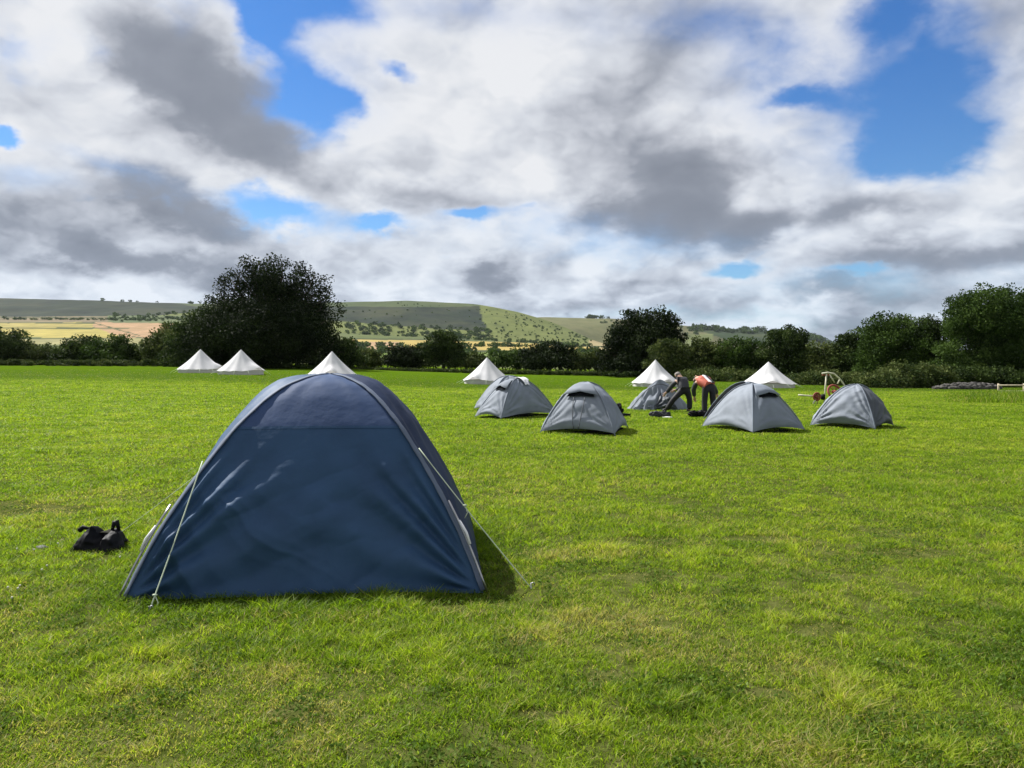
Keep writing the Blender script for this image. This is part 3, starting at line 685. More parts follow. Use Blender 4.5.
M_navy = fabric('navy_polyester', (.030, .069, .140), .6, .10, (.04, .10, .24), var=.12, spec=.16)
M_navy_top = fabric('navy_single_layer_skylit', (.058, .098, .205), .65, .34, (.15, .26, .52), var=.1, spec=.2)  # thinner cloth; base also lightened to imitate the skylight on the upper panel
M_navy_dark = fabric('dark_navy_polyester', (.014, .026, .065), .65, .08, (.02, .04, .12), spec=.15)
M_sleeve = fabric('blue_grey_sleeve', (.105, .13, .185), .65, .05, spec=.15)
M_grey = fabric('grey_polyester', (.235, .262, .308), .72, .22, (.24, .26, .30), spec=.15)
M_grey2 = fabric('grey_polyester_cool_shade', (.20, .228, .275), .72, .16, (.2, .23, .28), spec=.15)  # sleeves and flap; on panels a darker copy imitating shade
M_greyd = fabric('slate_trim_and_shade', (.06, .07, .085), .6, .05)  # trim and lining; on whole tent panels it imitates their shaded side
M_inner = fabric('dark_inner', (.007, .008, .010), .9, .0, spec=.03)
M_cord = simple('pale_cord', (.48, .55, .42), .7, var=.1)
M_peg = simple('steel_peg', (.35, .35, .36), .35, 1.)
M_canvas = fabric('white_canvas', (.60, .60, .62), .8, .22, (.62, .61, .62), var=.04, spec=.2)
M_canvas_wall = fabric('cream_canvas_wall', (.52, .51, .48), .8, .15, (.5, .48, .44), var=.05, spec=.2)
M_black = fabric('black_nylon', (.008, .008, .010), .6, 0, spec=.10)
M_white = fabric('white_cloth', (.75, .75, .78), .8, .1)

def guy(root, a, b, peg=True, r=.0042, seg=10, slider=None):
    mb = MB(); a = Vector(a); b = Vector(b)
    pts = [a.lerp(b, i / seg) - Vector((0, 0, .012 * math.sin(math.pi * i / seg))) for i in range(seg + 1)]
    mb.tube(pts, r, 6); o = mb.build('guy_line', M_cord, root)
    if slider:
        q = a.lerp(b, slider); sm = MB(); sm.box(q, (.03, .012, .012), bev=.003)
        sm.tube([q, q + Vector((.02, 0, -.05)), q + Vector((.0, .0, -.09))], r * .8, 6); sm.build('slider', M_cord, o)
    if peg:
        pm = MB(); pm.tube([b + Vector((0, 0, .035)), b + Vector((0, 0, -.1))], .005, 6); pm.tube([b + Vector((0, 0, .03)), b + Vector((.02, 0, .037)), b + Vector((.026, 0, .02))], .0045, 6)
        pm.build('peg', M_peg, o)
    return o

# --- the near blue tent
FL = ground_at(122, 603.5); FR = ground_at(483.5, 594)
ex = (FR - FL); Wt = ex.length; rzt = math.atan2(ex.y, ex.x); Dt = 2.05; Ht = 1.46
ctr = (FL + FR) / 2 + Vector((-math.sin(rzt), math.cos(rzt), 0)) * Dt / 2; ctr.z = 0.
BT = empty('dome_tent', ctr, rzt, 'large navy blue dome tent standing nearest in the foreground grass', 'tent')
hw, hd = Wt / 2, Dt / 2
cn = [(-hw, -hd), (hw, -hd), (hw, hd), (-hw, hd)]
RS = .505
def front_folds(U, RR, L, H):
    # long diagonal tension folds, strongest toward the left corner and under the seam
    q = U * 8 + (1 - RR) * 15 + 2.2 * VN.fbm(U * 4, RR * 4, 3)
    a = (1 - np.abs(np.sin(q)) ** .7) * smooth(.8, .1, U) * smooth(.66, .86, RR) * 2.0
    a = a + .5 * (1 - np.abs(np.sin(q * 2.7 + 1.3 * VN2.fbm(U * 9, RR * 7, 2)))) * smooth(.75, .05, U) * smooth(.6, .85, RR)
    b = np.sin((RR - RS) * 60 + np.sin(U * 9) * 1.2 + U * 14) * smooth(RS + .2, RS + .02, RR) * .25
    c = np.sin((U * 8 - (1 - RR) * 10)) * smooth(.5, .95, U) * smooth(.7, .95, RR) * .8
    return a + b + c
def local(name, V, Fq, mat, root): return link(name, npmesh(name, V, Fq, True), mat, root)
V, Fq = dome_panel(cn[0], cn[1], Ht, RS, 1.0, 120, 120, bulge=.03, lift=.004, arch=.02, wrk=.027, seed=2, crown=.010, extra=front_folds, flat0=RS)
local('front_panel', V, Fq, M_navy, BT)
V, Fq = dome_panel(cn[0], cn[1], Ht, .0, RS, 60, 50, bulge=.03, lift=0, arch=0, wrk=.008, seed=5, folds=.4, flat1=RS, crown=.010)
local('upper_panel', V, Fq, M_navy_top, BT)
# seam across the front panel
V, Fq = dome_panel(cn[0], cn[1], Ht, RS - .006, RS + .006, 60, 5, bulge=.03, lift=0, arch=0, wrk=.0, seed=5, out=.004, crown=.010)
local('cross_seam', V, Fq, M_navy, BT)
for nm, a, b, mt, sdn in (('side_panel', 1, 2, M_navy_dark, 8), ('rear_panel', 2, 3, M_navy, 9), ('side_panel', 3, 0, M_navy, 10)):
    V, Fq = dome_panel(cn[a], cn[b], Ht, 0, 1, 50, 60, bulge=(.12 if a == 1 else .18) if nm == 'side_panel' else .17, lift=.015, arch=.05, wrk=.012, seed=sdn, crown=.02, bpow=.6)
    local(nm, V, Fq, mt, BT)
# groundsheet lip
gb = MB(); gb.box((0, 0, .012), (Wt - .12, Dt - .12, .02), bev=.006); gb.build('groundsheet', M_inner, BT)
for k, (c, sd0) in enumerate(zip(cn, (0, 3, 5, 8))):
    sleeve(pole_pts(c, Ht, .02, .995, 40, .003), .046, 'pole_sleeve', M_sleeve, BT, sd0, .16)
for c in (cn[0], cn[1]):
    e = pole_pts(c, Ht, .78, 1.0, 8, .03)
    MB().tube(e, .008, 8).build('tent_pole', M_peg, BT)
inv = BT.matrix_basis.inverted() if False else (Matrix.Translation(ctr) @ Matrix.Rotation(rzt, 4, 'Z')).inverted()
def L_(p): return inv @ p
pl = pole_pts(cn[0], Ht, .64, .64, 1, .03)[0]; pr = pole_pts(cn[1], Ht, .60, .60, 1, .03)[0]
gp = ground_at(149, 612); guy(BT, pl, L_(gp), slider=.9)
gp = ground_at(531, 588); guy(BT, pr, L_(gp), slider=.42)
pb = pole_pts(cn[3], Ht, .55, .55, 1, .03)[0]; gp = ground_at(104, 545); guy(BT, pb, L_(gp), r=.002)
# webbing tie at each front corner
for c, sg in ((cn[0], -1), (cn[1], 1)):
    p = pole_pts(c, Ht, .84, .84, 1, .035)[0]; q = pole_pts(c, Ht, .90, .90, 1, .04)[0]
    MB().tube([p, (p + q) / 2 + Vector((sg * .012, -.01, 0)), q], .009, 6).build('pole_clip', M_white, BT)

# --- small grey tents
def grey_tent(label, cpos, rz, W, D, H, panels=None, hoods=(), seed=0, wrk=.02, name='dome_tent', bulge=.12, guys=False, top=(0, 0)):
    """panels: material per side 0 front,1 right,2 rear,3 left; hoods: sides with an eyebrow vent"""
    root = empty(name, cpos, rz, label, 'tent', 'small grey dome tents')
    cs = [(-W / 2, -D / 2), (W / 2, -D / 2), (W / 2, D / 2), (-W / 2, D / 2)]
    names = ('front_panel', 'side_panel', 'rear_panel', 'side_panel'); wrk *= .8
    mats = panels or (M_grey, M_grey2, M_grey, M_grey)  # right panel coloured darker, as the side away from the sun
    for k in range(4):
        V, Fq = dome_panel(cs[k], cs[(k + 1) % 4], H, 0, 1, 44, 46, bulge=bulge, lift=.05, arch=.08, wrk=wrk, seed=seed + k * 3, folds=1.3, top=top)
        local(names[k], V, Fq, mats[k], root)
    MB().box((0, 0, .02), (W * .9, D * .9, .03), bev=.01).build('groundsheet', M_inner, root)
    for c in cs:
        sleeve(pole_pts(c, H, .02, 1., 24, .012, top), .032, 'pole_sleeve', M_grey2, root, seed)
    for k in hoods:
        A = np.array(cs[k]); B = np.array(cs[(k + 1) % 4]); no = (A + B) / 2; no = no / np.linalg.norm(no)
        # hood: upper skin standing off the panel, its lower lip arched
        nu = 21; V = []; Fs = []
        for i, rr_ in enumerate((.12, .24, .37, .50)):
            for u in np.linspace(.02, .98, nu):
                rj = rr_ - (.08 * (1 - abs(2 * u - 1)) if i == 3 else .04 * (1 - abs(2 * u - 1)) if i == 2 else 0)
                p = (A * (1 - u) + B * u) * rj * 1.02 + np.array(top) * (1 - rj) + no * (.03 + .05 * i / 3 + bulge * 2 * 4 * u * (1 - u) * rj * math.sqrt(1 - rj))
                V.append((p[0], p[1], H * float(gsm(rj)) + .015))
        for i in range(3):
            for j in range(nu - 1): Fs.append((i * nu + j, i * nu + j + 1, (i + 1) * nu + j + 1, (i + 1) * nu + j))
        mb = MB(); mb.add(V, Fs); hd_ = mb.build('vent_hood', mats[k], root)
        md = hd_.modifiers.new('thick', 'SOLIDIFY'); md.thickness = .006
        # dark mesh vent beneath the lip
        V = []; Fs = []
        for i, (ra, oo) in enumerate(((.36, .014), (.47, .012))):
            for u in np.linspace(.14, .86, nu):
                rj = .40 - .05 * (1 - abs(2 * u - 1)) if i == 0 else .53 - .03 * (1 - abs(2 * u - 1))
                p = (A * (1 - u) + B * u) * rj * 1.02 + np.array(top) * (1 - rj) + no * (oo + .02 + bulge * 2 * 4 * u * (1 - u) * rj * math.sqrt(1 - rj))
                V.append((p[0], p[1], H * float(gsm(rj)) + .004))
        for j in range(nu - 1): Fs.append((j, j + 1, nu + j + 1, nu + j))
        mb = MB(); mb.add(V, Fs); mb.build('vent_mesh', M_inner, root)
    if guys:
        for c in cs[:2]:
            a = pole_pts(c, H, .5, .5, 1, .02, top)[0]; b = Vector((c[0] * 1.35, c[1] * 1.3, 0.0)); guy(root, a, b, r=.0035)
    return root
def zips(root, A, B, H, u0, u1, bulge=.12, top=(0, 0)):
    """door zip running down the front panel"""
    A = np.array(A); B = np.array(B); no = (A + B) / 2; no /= np.linalg.norm(no); pts = []
    for k in np.linspace(0, 1, 14):
        rj = .54 + .44 * k; u = u0 + (u1 - u0) * k
        p = (A * (1 - u) + B * u) * rj + np.array(top) * (1 - rj) + no * (bulge * 2 * 4 * u * (1 - u) * rj * math.sqrt(1 - rj) + .02)
        pts.append(Vector((p[0], p[1], H * float(gsm(rj)) + .06 * (k > .9) + .012)))
    MB().tube(pts, .009, 6).build('door_zip', M_greyd, root)
# T1 nearest middle
a = ground_at(541, 434); b = ground_at(614, 436); m_ = (a + b) / 2; rz1 = math.atan2((b - a).y, (b - a).x); W1 = (b - a).length
c1 = m_ + Vector((-math.sin(rz1), math.cos(rz1), 0)) * .95; c1.z = 0
T1 = grey_tent('grey dome tent with wide arched vent hood and zipped front, middle of the field', c1, rz1, W1 + .03, 1.9, 1.10, hoods=(0,), seed=21, wrk=.016, bulge=.16)
for (u0, u1) in ((.34, .46), (.62, .52)): zips(T1, (-W1 / 2, -.95), (W1 / 2, -.95), 1.10, u0, u1, .16)
# T2 left one draped with a white cloth, T2b behind it
f_ = ground_at(501, 420); r_ = ground_at(557, 415.5); rz2 = math.atan2((r_ - f_).y, (r_ - f_).x); W2 = (r_ - f_).length; D2 = 1.0
c2 = f_ + Vector((math.cos(rz2), math.sin(rz2), 0)) * W2 / 2 + Vector((-math.sin(rz2), math.cos(rz2), 0)) * D2 / 2; c2.z = 0
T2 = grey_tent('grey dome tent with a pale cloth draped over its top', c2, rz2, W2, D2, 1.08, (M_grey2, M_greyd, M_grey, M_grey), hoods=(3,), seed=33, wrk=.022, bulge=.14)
p_ = ground_at(475, 412.5)
T2b = grey_tent('grey dome tent mostly hidden behind the cloth draped tent', p_ + Vector((1.05, .75, -p_.z)), R(18), 1.9, 1.5, 1.12, seed=41, bulge=.14)
# T4 right, seen on its corner
f4 = ground_at(753, 434.5); r4 = ground_at(805, 432); rz4 = math.atan2((r4 - f4).y, (r4 - f4).x); W4 = (r4 - f4).length; D4 = 1.72
c4 = f4 + Vector((math.cos(rz4), math.sin(rz4), 0)) * W4 / 2 + Vector((-math.sin(rz4), math.cos(rz4), 0)) * D4 / 2; c4.z = 0
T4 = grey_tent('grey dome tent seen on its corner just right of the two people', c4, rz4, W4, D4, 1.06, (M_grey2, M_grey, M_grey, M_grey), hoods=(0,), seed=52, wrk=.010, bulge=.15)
# T5 behind it with dark open door
c5 = g3(746, 20.6); c5.z = 0
T5 = grey_tent('grey dome tent with dark open doorway half hidden behind the corner facing tent', c5, R(28), 1.5, 1.6, 1.02, (M_grey, M_grey, M_grey, M_inner), seed=61, bulge=.13)
# T6 far right
f6 = ground_at(873, 431); l6 = ground_at(812, 427.5); dv = (f6 - l6); rz6 = math.atan2(dv.y, dv.x); W6 = dv.length + .1; D6 = 1.35
c6 = (f6 + l6) / 2 + Vector((-math.sin(rz6), math.cos(rz6), 0)) * D6 / 2; c6.z = 0
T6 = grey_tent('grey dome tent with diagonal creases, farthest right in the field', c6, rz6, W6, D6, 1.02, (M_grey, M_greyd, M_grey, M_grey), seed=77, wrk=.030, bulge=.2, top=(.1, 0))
# T3 half collapsed, crumpled
def crumpled_tent():
    c = ground_at(661, 411); c = c + Vector((0, .75, 0)); c.z = float(gz(c.x, c.y))
    root = empty('dome_tent', c, R(-6), 'crumpled half collapsed grey tent being taken down beside a crouching person', 'tent', 'small grey dome tents')
    n = 90; r = np.linspace(0, 1, 46); th = np.linspace(0, 2 * math.pi, n, endpoint=False)
    RR, T = np.meshgrid(r, th, indexing='ij')
    ax = .93 * (1 + .08 * np.sin(3 * T + 1)); ay = .72 * (1 + .1 * np.sin(2 * T))
    fold = np.sin(T * 13 + 5 * VN.fbm(np.cos(T) * 2 + 7, np.sin(T) * 2 + RR * 2, 3) * 3)
    rr = RR * (1 + .10 * fold * RR * smooth(0, .5, RR))
    x = np.cos(T) * ax * rr; y = np.sin(T) * ay * rr
    z = .88 * (1 - RR ** 1.55) ** 1. * (1 + .10 * np.sin(2 * T + .5)) + .05 * fold * RR * (1 - RR) * 3 + .10 * (VN2.fbm(x * 3 + 3, y * 3 + 5, 4) - .5) * smooth(1, .7, RR)
    x = x + .10 * (1 - RR)
    z = np.maximum(z, .01)
    V = np.stack([x, y, z], -1).reshape(-1, 3)
    i, j = np.meshgrid(np.arange(45), np.arange(n), indexing='ij'); j2 = (j + 1) % n
    Fq = np.stack([(i * n + j), (i * n + j2), (i + 1) * n + j2, (i + 1) * n + j], -1).reshape(-1, 4)
    local('fly_sheet', V, Fq, M_grey, root)
    # slumped inner lining and bowed pole
    mb = MB(); pts = [Vector((-.85 + 1.5 * k, -.55 + .2 * k, .06 + .78 * math.sin(math.pi * k * .8))) for k in np.linspace(0, 1, 16)]
    mb.tube(pts, .012, 6).build('tent_pole', M_greyd, root)
    V, Fq = dome_panel((-.2, -.62), (.6, -.60), .62, .25, 1, 30, 30, bulge=.1, wrk=.06, seed=4, folds=2., out=.10)
    local('inner_lining', V, Fq, M_greyd, root)
    V, Fq = dome_panel((-.75, -.45), (-.1, -.70), .5, .3, 1, 30, 30, bulge=.1, wrk=.06, seed=14, folds=2., out=.06)
    local('door_flap', V, Fq, M_grey2, root)
crumpled_tent()

# ------------------------------------------------------------------ white bell tents
def bell_tent(label, pxl, pxr, pyb, pyt, rz, seed):
    px = (pxl + pxr) / 2; p = ground_at(px, pyb); d = p.y
    rad = (pxr - pxl) / 2 * d / F; H = EYE - (pyt - HZ) / F * (d + rad * .6) - p.z
    p = Vector((p.x * (d + rad) / d, d + rad, float(gz(p.x, d + rad))))
    H = EYE - (pyt - HZ) / F * p.y - p.z
    root = empty('bell_tent', p, rz, label, 'tent', 'white bell tents')
    wall = .19 * H * .8; n = 96; m = 26
    t = np.linspace(0, 1, m); th = np.linspace(0, 2 * math.pi, n, endpoint=False)
    TT, TH = np.meshgrid(t, th, indexing='ij')
    sag = TT - .17 * np.sin(math.pi * TT) * 1.0                     # concave slope
    k = 12
    scal = 1 - .045 * (0.5 - .5 * np.cos(TH * k)) * TT
    rr = rad * (0.02 + .98 * TT) * scal
    zz = wall + (H - wall) * (1 - TT - .055 * np.sin(math.pi * TT)) - .05 * (0.5 - .5 * np.cos(TH * k)) * TT ** 2
    # door A-frame pulls the front eave out and up
    df = np.exp(-((np.angle(np.exp(1j * (TH + math.pi / 2)))) / .32) ** 2) * smooth(.45, 1, TT)
    rr = rr * (1 + .05 * df); zz = zz + .45 * df * (H - wall) * .35
    w = (VN.fbm(TH * 4 + seed, TT * 3, 3) - .5) * .05 * TT
    V = np.stack([np.cos(TH) * (rr + w), np.sin(TH) * (rr + w), zz], -1).reshape(-1, 3)
    i, j = np.meshgrid(np.arange(m - 1), np.arange(n), indexing='ij'); j2 = (j + 1) % n
    Fq = np.stack([i * n + j, i * n + j2, (i + 1) * n + j2, (i + 1) * n + j], -1).reshape(-1, 4)
    local('roof_canvas', V, Fq, M_canvas, root)
    V = []
    for f_, r_ in ((1., .955), (.5, .95), (0., .95)):
        for a in th:
            sc = 1 - .03 * (0.5 - .5 * math.cos(a * k)); V.append((math.cos(a) * rad * r_ * sc, math.sin(a) * rad * r_ * sc, (wall + .02) * f_ - .03 * (f_ == 0)))
    i, j = np.meshgrid(np.arange(2), np.arange(n), indexing='ij'); j2 = (j + 1) % n
    Fq = np.stack([i * n + j, i * n + j2, (i + 1) * n + j2, (i + 1) * n + j], -1).reshape(-1, 4)
    local('side_wall', np.array(V), Fq, M_canvas_wall, root)
    mb = MB(); mb.tube([(0, 0, H - .12), (0, 0, H + .03)], [.07, .02], 10); mb.build('peak_cap', M_canvas, root)
    for q in range(k):
        a = (q + .0) * 2 * math.pi / k
        mb = MB(); e = rad * 1.28
        gx, gy = math.cos(a + rz) * e + p.x, math.sin(a + rz) * e + p.y
        mb.tube([(math.cos(a) * rad * .99, math.sin(a) * rad * .99, wall + .02), (math.cos(a) * e, math.sin(a) * e, float(gz(gx, gy)) - p.z)], .008, 5)
        mb.build('guy_line', M_cord, root)
    return root
bell_tent('white bell tent farthest left, partly behind its neighbour', 178, 223, 373.2, 349.5, R(80), 1)
bell_tent('white bell tent second from the left below the great oak', 217, 265, 375, 349.8, R(65), 2)
bell_tent('white bell tent peeking over the top of the navy dome tent', 308, 356, 378.5, 351.5, R(10), 3)
bell_tent('white bell tent left of the cloth draped grey tent', 462, 512, 384.7, 357.8, R(-30), 4)
bell_tent('white bell tent behind the crumpled grey tent', 631, 680, 387.2, 360, R(20), 5)
bell_tent('white bell tent farthest right, behind the corner facing grey tent', 741, 796, 388.2, 362, R(-10), 6)

# ------------------------------------------------------------------ people
M_skin = simple('skin', (.45, .27, .19), .55, var=.08)
M_hair = simple('grey_hair', (.22, .20, .18), .7, var=.3)
M_hair2 = simple('brown_hair', (.05, .032, .02), .6, var=.3)
M_orange = fabric('orange_red_cloth', (.38, .085, .05), .7, 0)
M_blkt = fabric('black_trousers', (.010, .010, .013), .7, 0)
M_slate = fabric('charcoal_cloth', (.030, .031, .038), .7, 0)
M_shoe = simple('dark_shoe', (.02, .018, .016), .6)
def skin_mesh(name, J, E, rad, mat, parent, root_i=0, sub=2):
    me = bpy.data.meshes.new(name + '_cage'); me.from_pydata([J[k] for k in J], [(list(J).index(a), list(J).index(b)) for a, b in E], []); me.update()
    o = bpy.data.objects.new(name + '_cage', me); COL.objects.link(o)
    md = o.modifiers.new('s', 'SKIN'); md.use_smooth_shade = True
    sv = me.skin_vertices[0].data
    for i, k in enumerate(J):
        r = rad[k]; sv[i].radius = (r, r) if not isinstance(r, tuple) else r
        sv[i].use_root = (i == root_i)
    ss = o.modifiers.new('d', 'SUBSURF'); ss.levels = sub; ss.render_levels = sub
    dg = bpy.context.evaluated_depsgraph_get(); ev = o.evaluated_get(dg)
    nm = bpy.data.meshes.new_from_object(ev, preserve_all_data_layers=False, depsgraph=dg)
    bpy.data.objects.remove(o); bpy.data.meshes.remove(me)
    nm.name = name; nm.materials.clear()
    nm.polygons.foreach_set('use_smooth', [True] * len(nm.polygons))
    return link(name, nm, mat, parent)
def person(label, loc, rz, J, m_top, m_sleeve, m_leg, m_hair):
    """J: joints pelvis chest neck head, hipL kneeL ankL toeL, shL elL wrL and the right ones"""
    root = empty('person', loc, rz, label, 'person')
    J = {k: Vector(v) for k, v in J.items()}
    up = (J['head'] - J['neck']).normalized()
    JJ = dict(J); JJ['crown'] = J['head'] + up * .11; JJ['waist'] = J['pelvis'].lerp(J['chest'], .45)
    rad = dict(pelvis=(.12, .10), waist=(.12, .095), chest=(.14, .11), neck=.055, head=.088, crown=.07)
    E = [('pelvis', 'waist'), ('waist', 'chest'), ('chest', 'neck'), ('neck', 'head'), ('head', 'crown')]
    for s in 'LR':
        E += [('pelvis', 'hip' + s), ('hip' + s, 'knee' + s), ('knee' + s, 'ank' + s), ('ank' + s, 'toe' + s), ('chest', 'sh' + s), ('sh' + s, 'el' + s), ('el' + s, 'wr' + s)]
        rad.update({'hip' + s: .075, 'knee' + s: .055, 'ank' + s: .043, 'toe' + s: .035, 'sh' + s: .05, 'el' + s: .045, 'wr' + s: .030})
        d = (J['wr' + s] - J['el' + s]).normalized(); side = d.cross(Vector((0, 1, 0)))
        side = side.normalized() if side.length > .1 else Vector((1, 0, 0))
        palm = J['wr' + s] + d * .075; JJ['palm' + s] = palm; E.append(('wr' + s, 'palm' + s)); rad['palm' + s] = (.036, .018)
        curl = d.cross(side) * .35
        for q, (o_, ln) in enumerate(((-.027, .07), (-.009, .08), (.009, .075), (.027, .06))):
            a = f'f{q}{s}'; b = f'g{q}{s}'
            JJ[a] = palm + side * o_ + d * ln * .55; JJ[b] = palm + side * o_ * 1.2 + d * ln + curl * ln
            E += [('palm' + s, a), (a, b)]; rad[a] = .0095; rad[b] = .008
        JJ['t' + s] = J['wr' + s] + d * .06 - side * .055; JJ['u' + s] = JJ['t' + s] + d * .035 - side * .01
        E += [('wr' + s, 't' + s), ('t' + s, 'u' + s)]; rad['t' + s] = .011; rad['u' + s] = .009
    order = ['pelvis'] + [k for k in JJ if k != 'pelvis']; JJ = {k: JJ[k] for k in order}
    skin_mesh('body', JJ, E, rad, M_skin, root)
    grow = lambda r, a: tuple(x + a for x in r) if isinstance(r, tuple) else r + a
    def sub(name, keys, edges, mat, a):
        skin_mesh(name, {k: JJ[k] for k in keys}, edges, {k: grow(rad[k], a) for k in keys}, mat, root)
    tk = ['waist', 'chest', 'neckb', 'shL', 'elL', 'wrL', 'shR', 'elR', 'wrR', 'pelvis']
    JJ['neckb'] = J['chest'].lerp(J['neck'], .55); rad['neckb'] = .075
    for s in 'LR': JJ['j' + s] = J['chest'].lerp(J['sh' + s], .98); rad['j' + s] = .075
    sub('jacket', ['waist', 'pelvis', 'chest', 'neckb', 'jL', 'jR'], [('pelvis', 'waist'), ('waist', 'chest'), ('chest', 'neckb'), ('chest', 'jL'), ('chest', 'jR')], m_top, .048)
    for s in 'LR':
        JJ['c' + s] = J['chest'].lerp(J['sh' + s], .35); rad['c' + s] = .075
        JJ['wc' + s] = J['el' + s].lerp(J['wr' + s], .93); rad['wc' + s] = .034
        sub('sleeve', ['sh' + s, 'c' + s, 'el' + s, 'wc' + s], [('c' + s, 'sh' + s), ('sh' + s, 'el' + s), ('el' + s, 'wc' + s)], m_sleeve, .028)
        JJ['ac' + s] = J['knee' + s].lerp(J['ank' + s], 1.06); rad['ac' + s] = .052
    sub('trousers', ['pelvis', 'hipL', 'kneeL', 'acL', 'hipR', 'kneeR', 'acR', 'waist'], [('pelvis', 'waist'), ('pelvis', 'hipL'), ('hipL', 'kneeL'), ('kneeL', 'acL'), ('pelvis', 'hipR'), ('hipR', 'kneeR'), ('kneeR', 'acR')], m_leg, .034)
    for s in 'LR':
        sub('shoe', ['ank' + s, 'toe' + s], [('ank' + s, 'toe' + s)], M_shoe, .016)
    fwd = (J['head'] - J['chest']); fwd = Vector((fwd.x, fwd.y, 0)); fwd = fwd.normalized() if fwd.length > .02 else Vector((0, 1, 0))
    face = (fwd - up * fwd.dot(up)).normalized() if abs(fwd.dot(up)) < .98 else Vector((0, 0, -1))
    h = J['head'] + up * .045; sidev = up.cross(face).normalized()
    mb = MB(); mb.blob(h - face * .012 + up * .025, (.102, .102, .092), 3, .12, 3); mb.build('hair', m_hair, root)
    mb = MB(); mb.tube([h + face * .075 + up * .015, h + face * .115 - up * .02, h + face * .085 - up * .03], [.012, .017, .01], 8); mb.build('nose', M_skin, root)
    for sg in (-1, 1):
        mb = MB(); mb.blob(h + sidev * sg * .098 - up * .01, (.016, .024, .032), 1, .05, 2); mb.build('ear', M_skin, root)
        mb = MB(); mb.blob(h + face * .088 + sidev * sg * .034 + up * .005, (.011, .011, .011), 1, .0, 2); mb.build('eye', M_white, root)
    mb = MB(); mb.tube([h + face * .088 - up * .06 + sidev * .024, h + face * .096 - up * .062, h + face * .088 - up * .06 - sidev * .024], .006, 6); mb.build('mouth', M_orange, root)
    return root, JJ
pR = ground_at(709, 416.5)
PR, JR = person('person in black trousers and an orange jacket with a white stripe bending over', pR, 0., dict(
    pelvis=(0, .0, .86), chest=(-.13, .23, 1.04), neck=(-.18, .38, 1.10), head=(-.21, .50, 1.05),
    hipL=(-.09, .01, .80), kneeL=(-.12, .03, .45), ankL=(-.13, -.02, .09), toeL=(-.16, .15, .05),
    hipR=(.09, .01, .80), kneeR=(.13, .06, .45), ankR=(.16, .02, .09), toeR=(.17, .19, .05),
    shL=(-.29, .26, .98), elL=(-.34, .45, .74), wrL=(-.28, .56, .52), shR=(.06, .26, 1.0), elR=(.27, .44, .80), wrR=(.38, .55, .60)), M_orange, M_slate, M_blkt, M_hair2)
# white panel and dark panel of the jacket, lying on the back
def strip_on_back(name, x0, w, mat, lift):
    mb = MB(); a = JR['pelvis']; b = JR['chest']
    for k in np.linspace(.18, 1.05, 12):
        pass
    V = []; Fs = []
    ks = np.linspace(.05, 1.12, 14)
    for k in ks:
        p = a.lerp(b, k) + Vector((0, 0, 0))
        ax = (b - a).normalized(); nr = Vector((1, 0, 0)).cross(ax) * -1
        if nr.z < 0: nr = -nr
        for s in np.linspace(-1, 1, 5):
            x = x0 + s * w; rr_ = .188; dz = math.sqrt(max(.0, 1 - (x / .21) ** 2)) * .132 + lift
            V.append(p + Vector((x, 0, 0)) + nr * dz)
    for i in range(len(ks) - 1):
        for j in range(4): Fs.append((i * 5 + j, i * 5 + j + 1, (i + 1) * 5 + j + 1, (i + 1) * 5 + j))
    mb.add(V, Fs); o = mb.build(name, mat, PR); md = o.modifiers.new('t', 'SOLIDIFY'); md.thickness = .02; return o
strip_on_back('jacket_stripe', .035, .045, M_white, .030); strip_on_back('jacket_side_panel', .125, .045, M_slate, .034)
pL = ground_at(684, 412.5)
PL, JL = person('person in dark clothes crouching in a lunge over the crumpled grey tent', pL, 0., dict(
    pelvis=(.02, .0, .70), chest=(-.03, .16, .98), neck=(-.06, .24, 1.07), head=(-.09, .31, 1.11),
    hipL=(-.07, .0, .66), kneeL=(-.33, -.05, .41), ankL=(-.52, .05, .09), toeL=(-.66, .02, .05),
    hipR=(.11, .0, .66), kneeR=(.18, .02, .38), ankR=(.17, .0, .09), toeR=(.13, .13, .05),
    shL=(-.20, .18, .96), elL=(-.34, .32, .76), wrL=(-.46, .44, .58), shR=(.13, .19, .97), elR=(.04, .38, .76), wrR=(-.16, .52, .66)), M_slate, M_slate, M_blkt, M_hair)

# ------------------------------------------------------------------ small things in the grass
def crumpled(name, label, cat, p, size, seed, mat, group=None, lobes=3):
    root = empty(name, p, 0., label, cat, group)
    r = random.Random(seed); mb = MB()
    for i in range(lobes):
        mb.blob(((i / max(1, lobes - 1) - .5) * size[0] * .6 if lobes > 1 else 0, r.uniform(-.15, .15) * size[1], size[2] * .42),
                (size[0] * .36, size[1] * .42, size[2] * (.48 + r.uniform(-.08, .12))), seed + i, .55, 4, 3.2)
    mb.build('bag_body', mat, root); return root
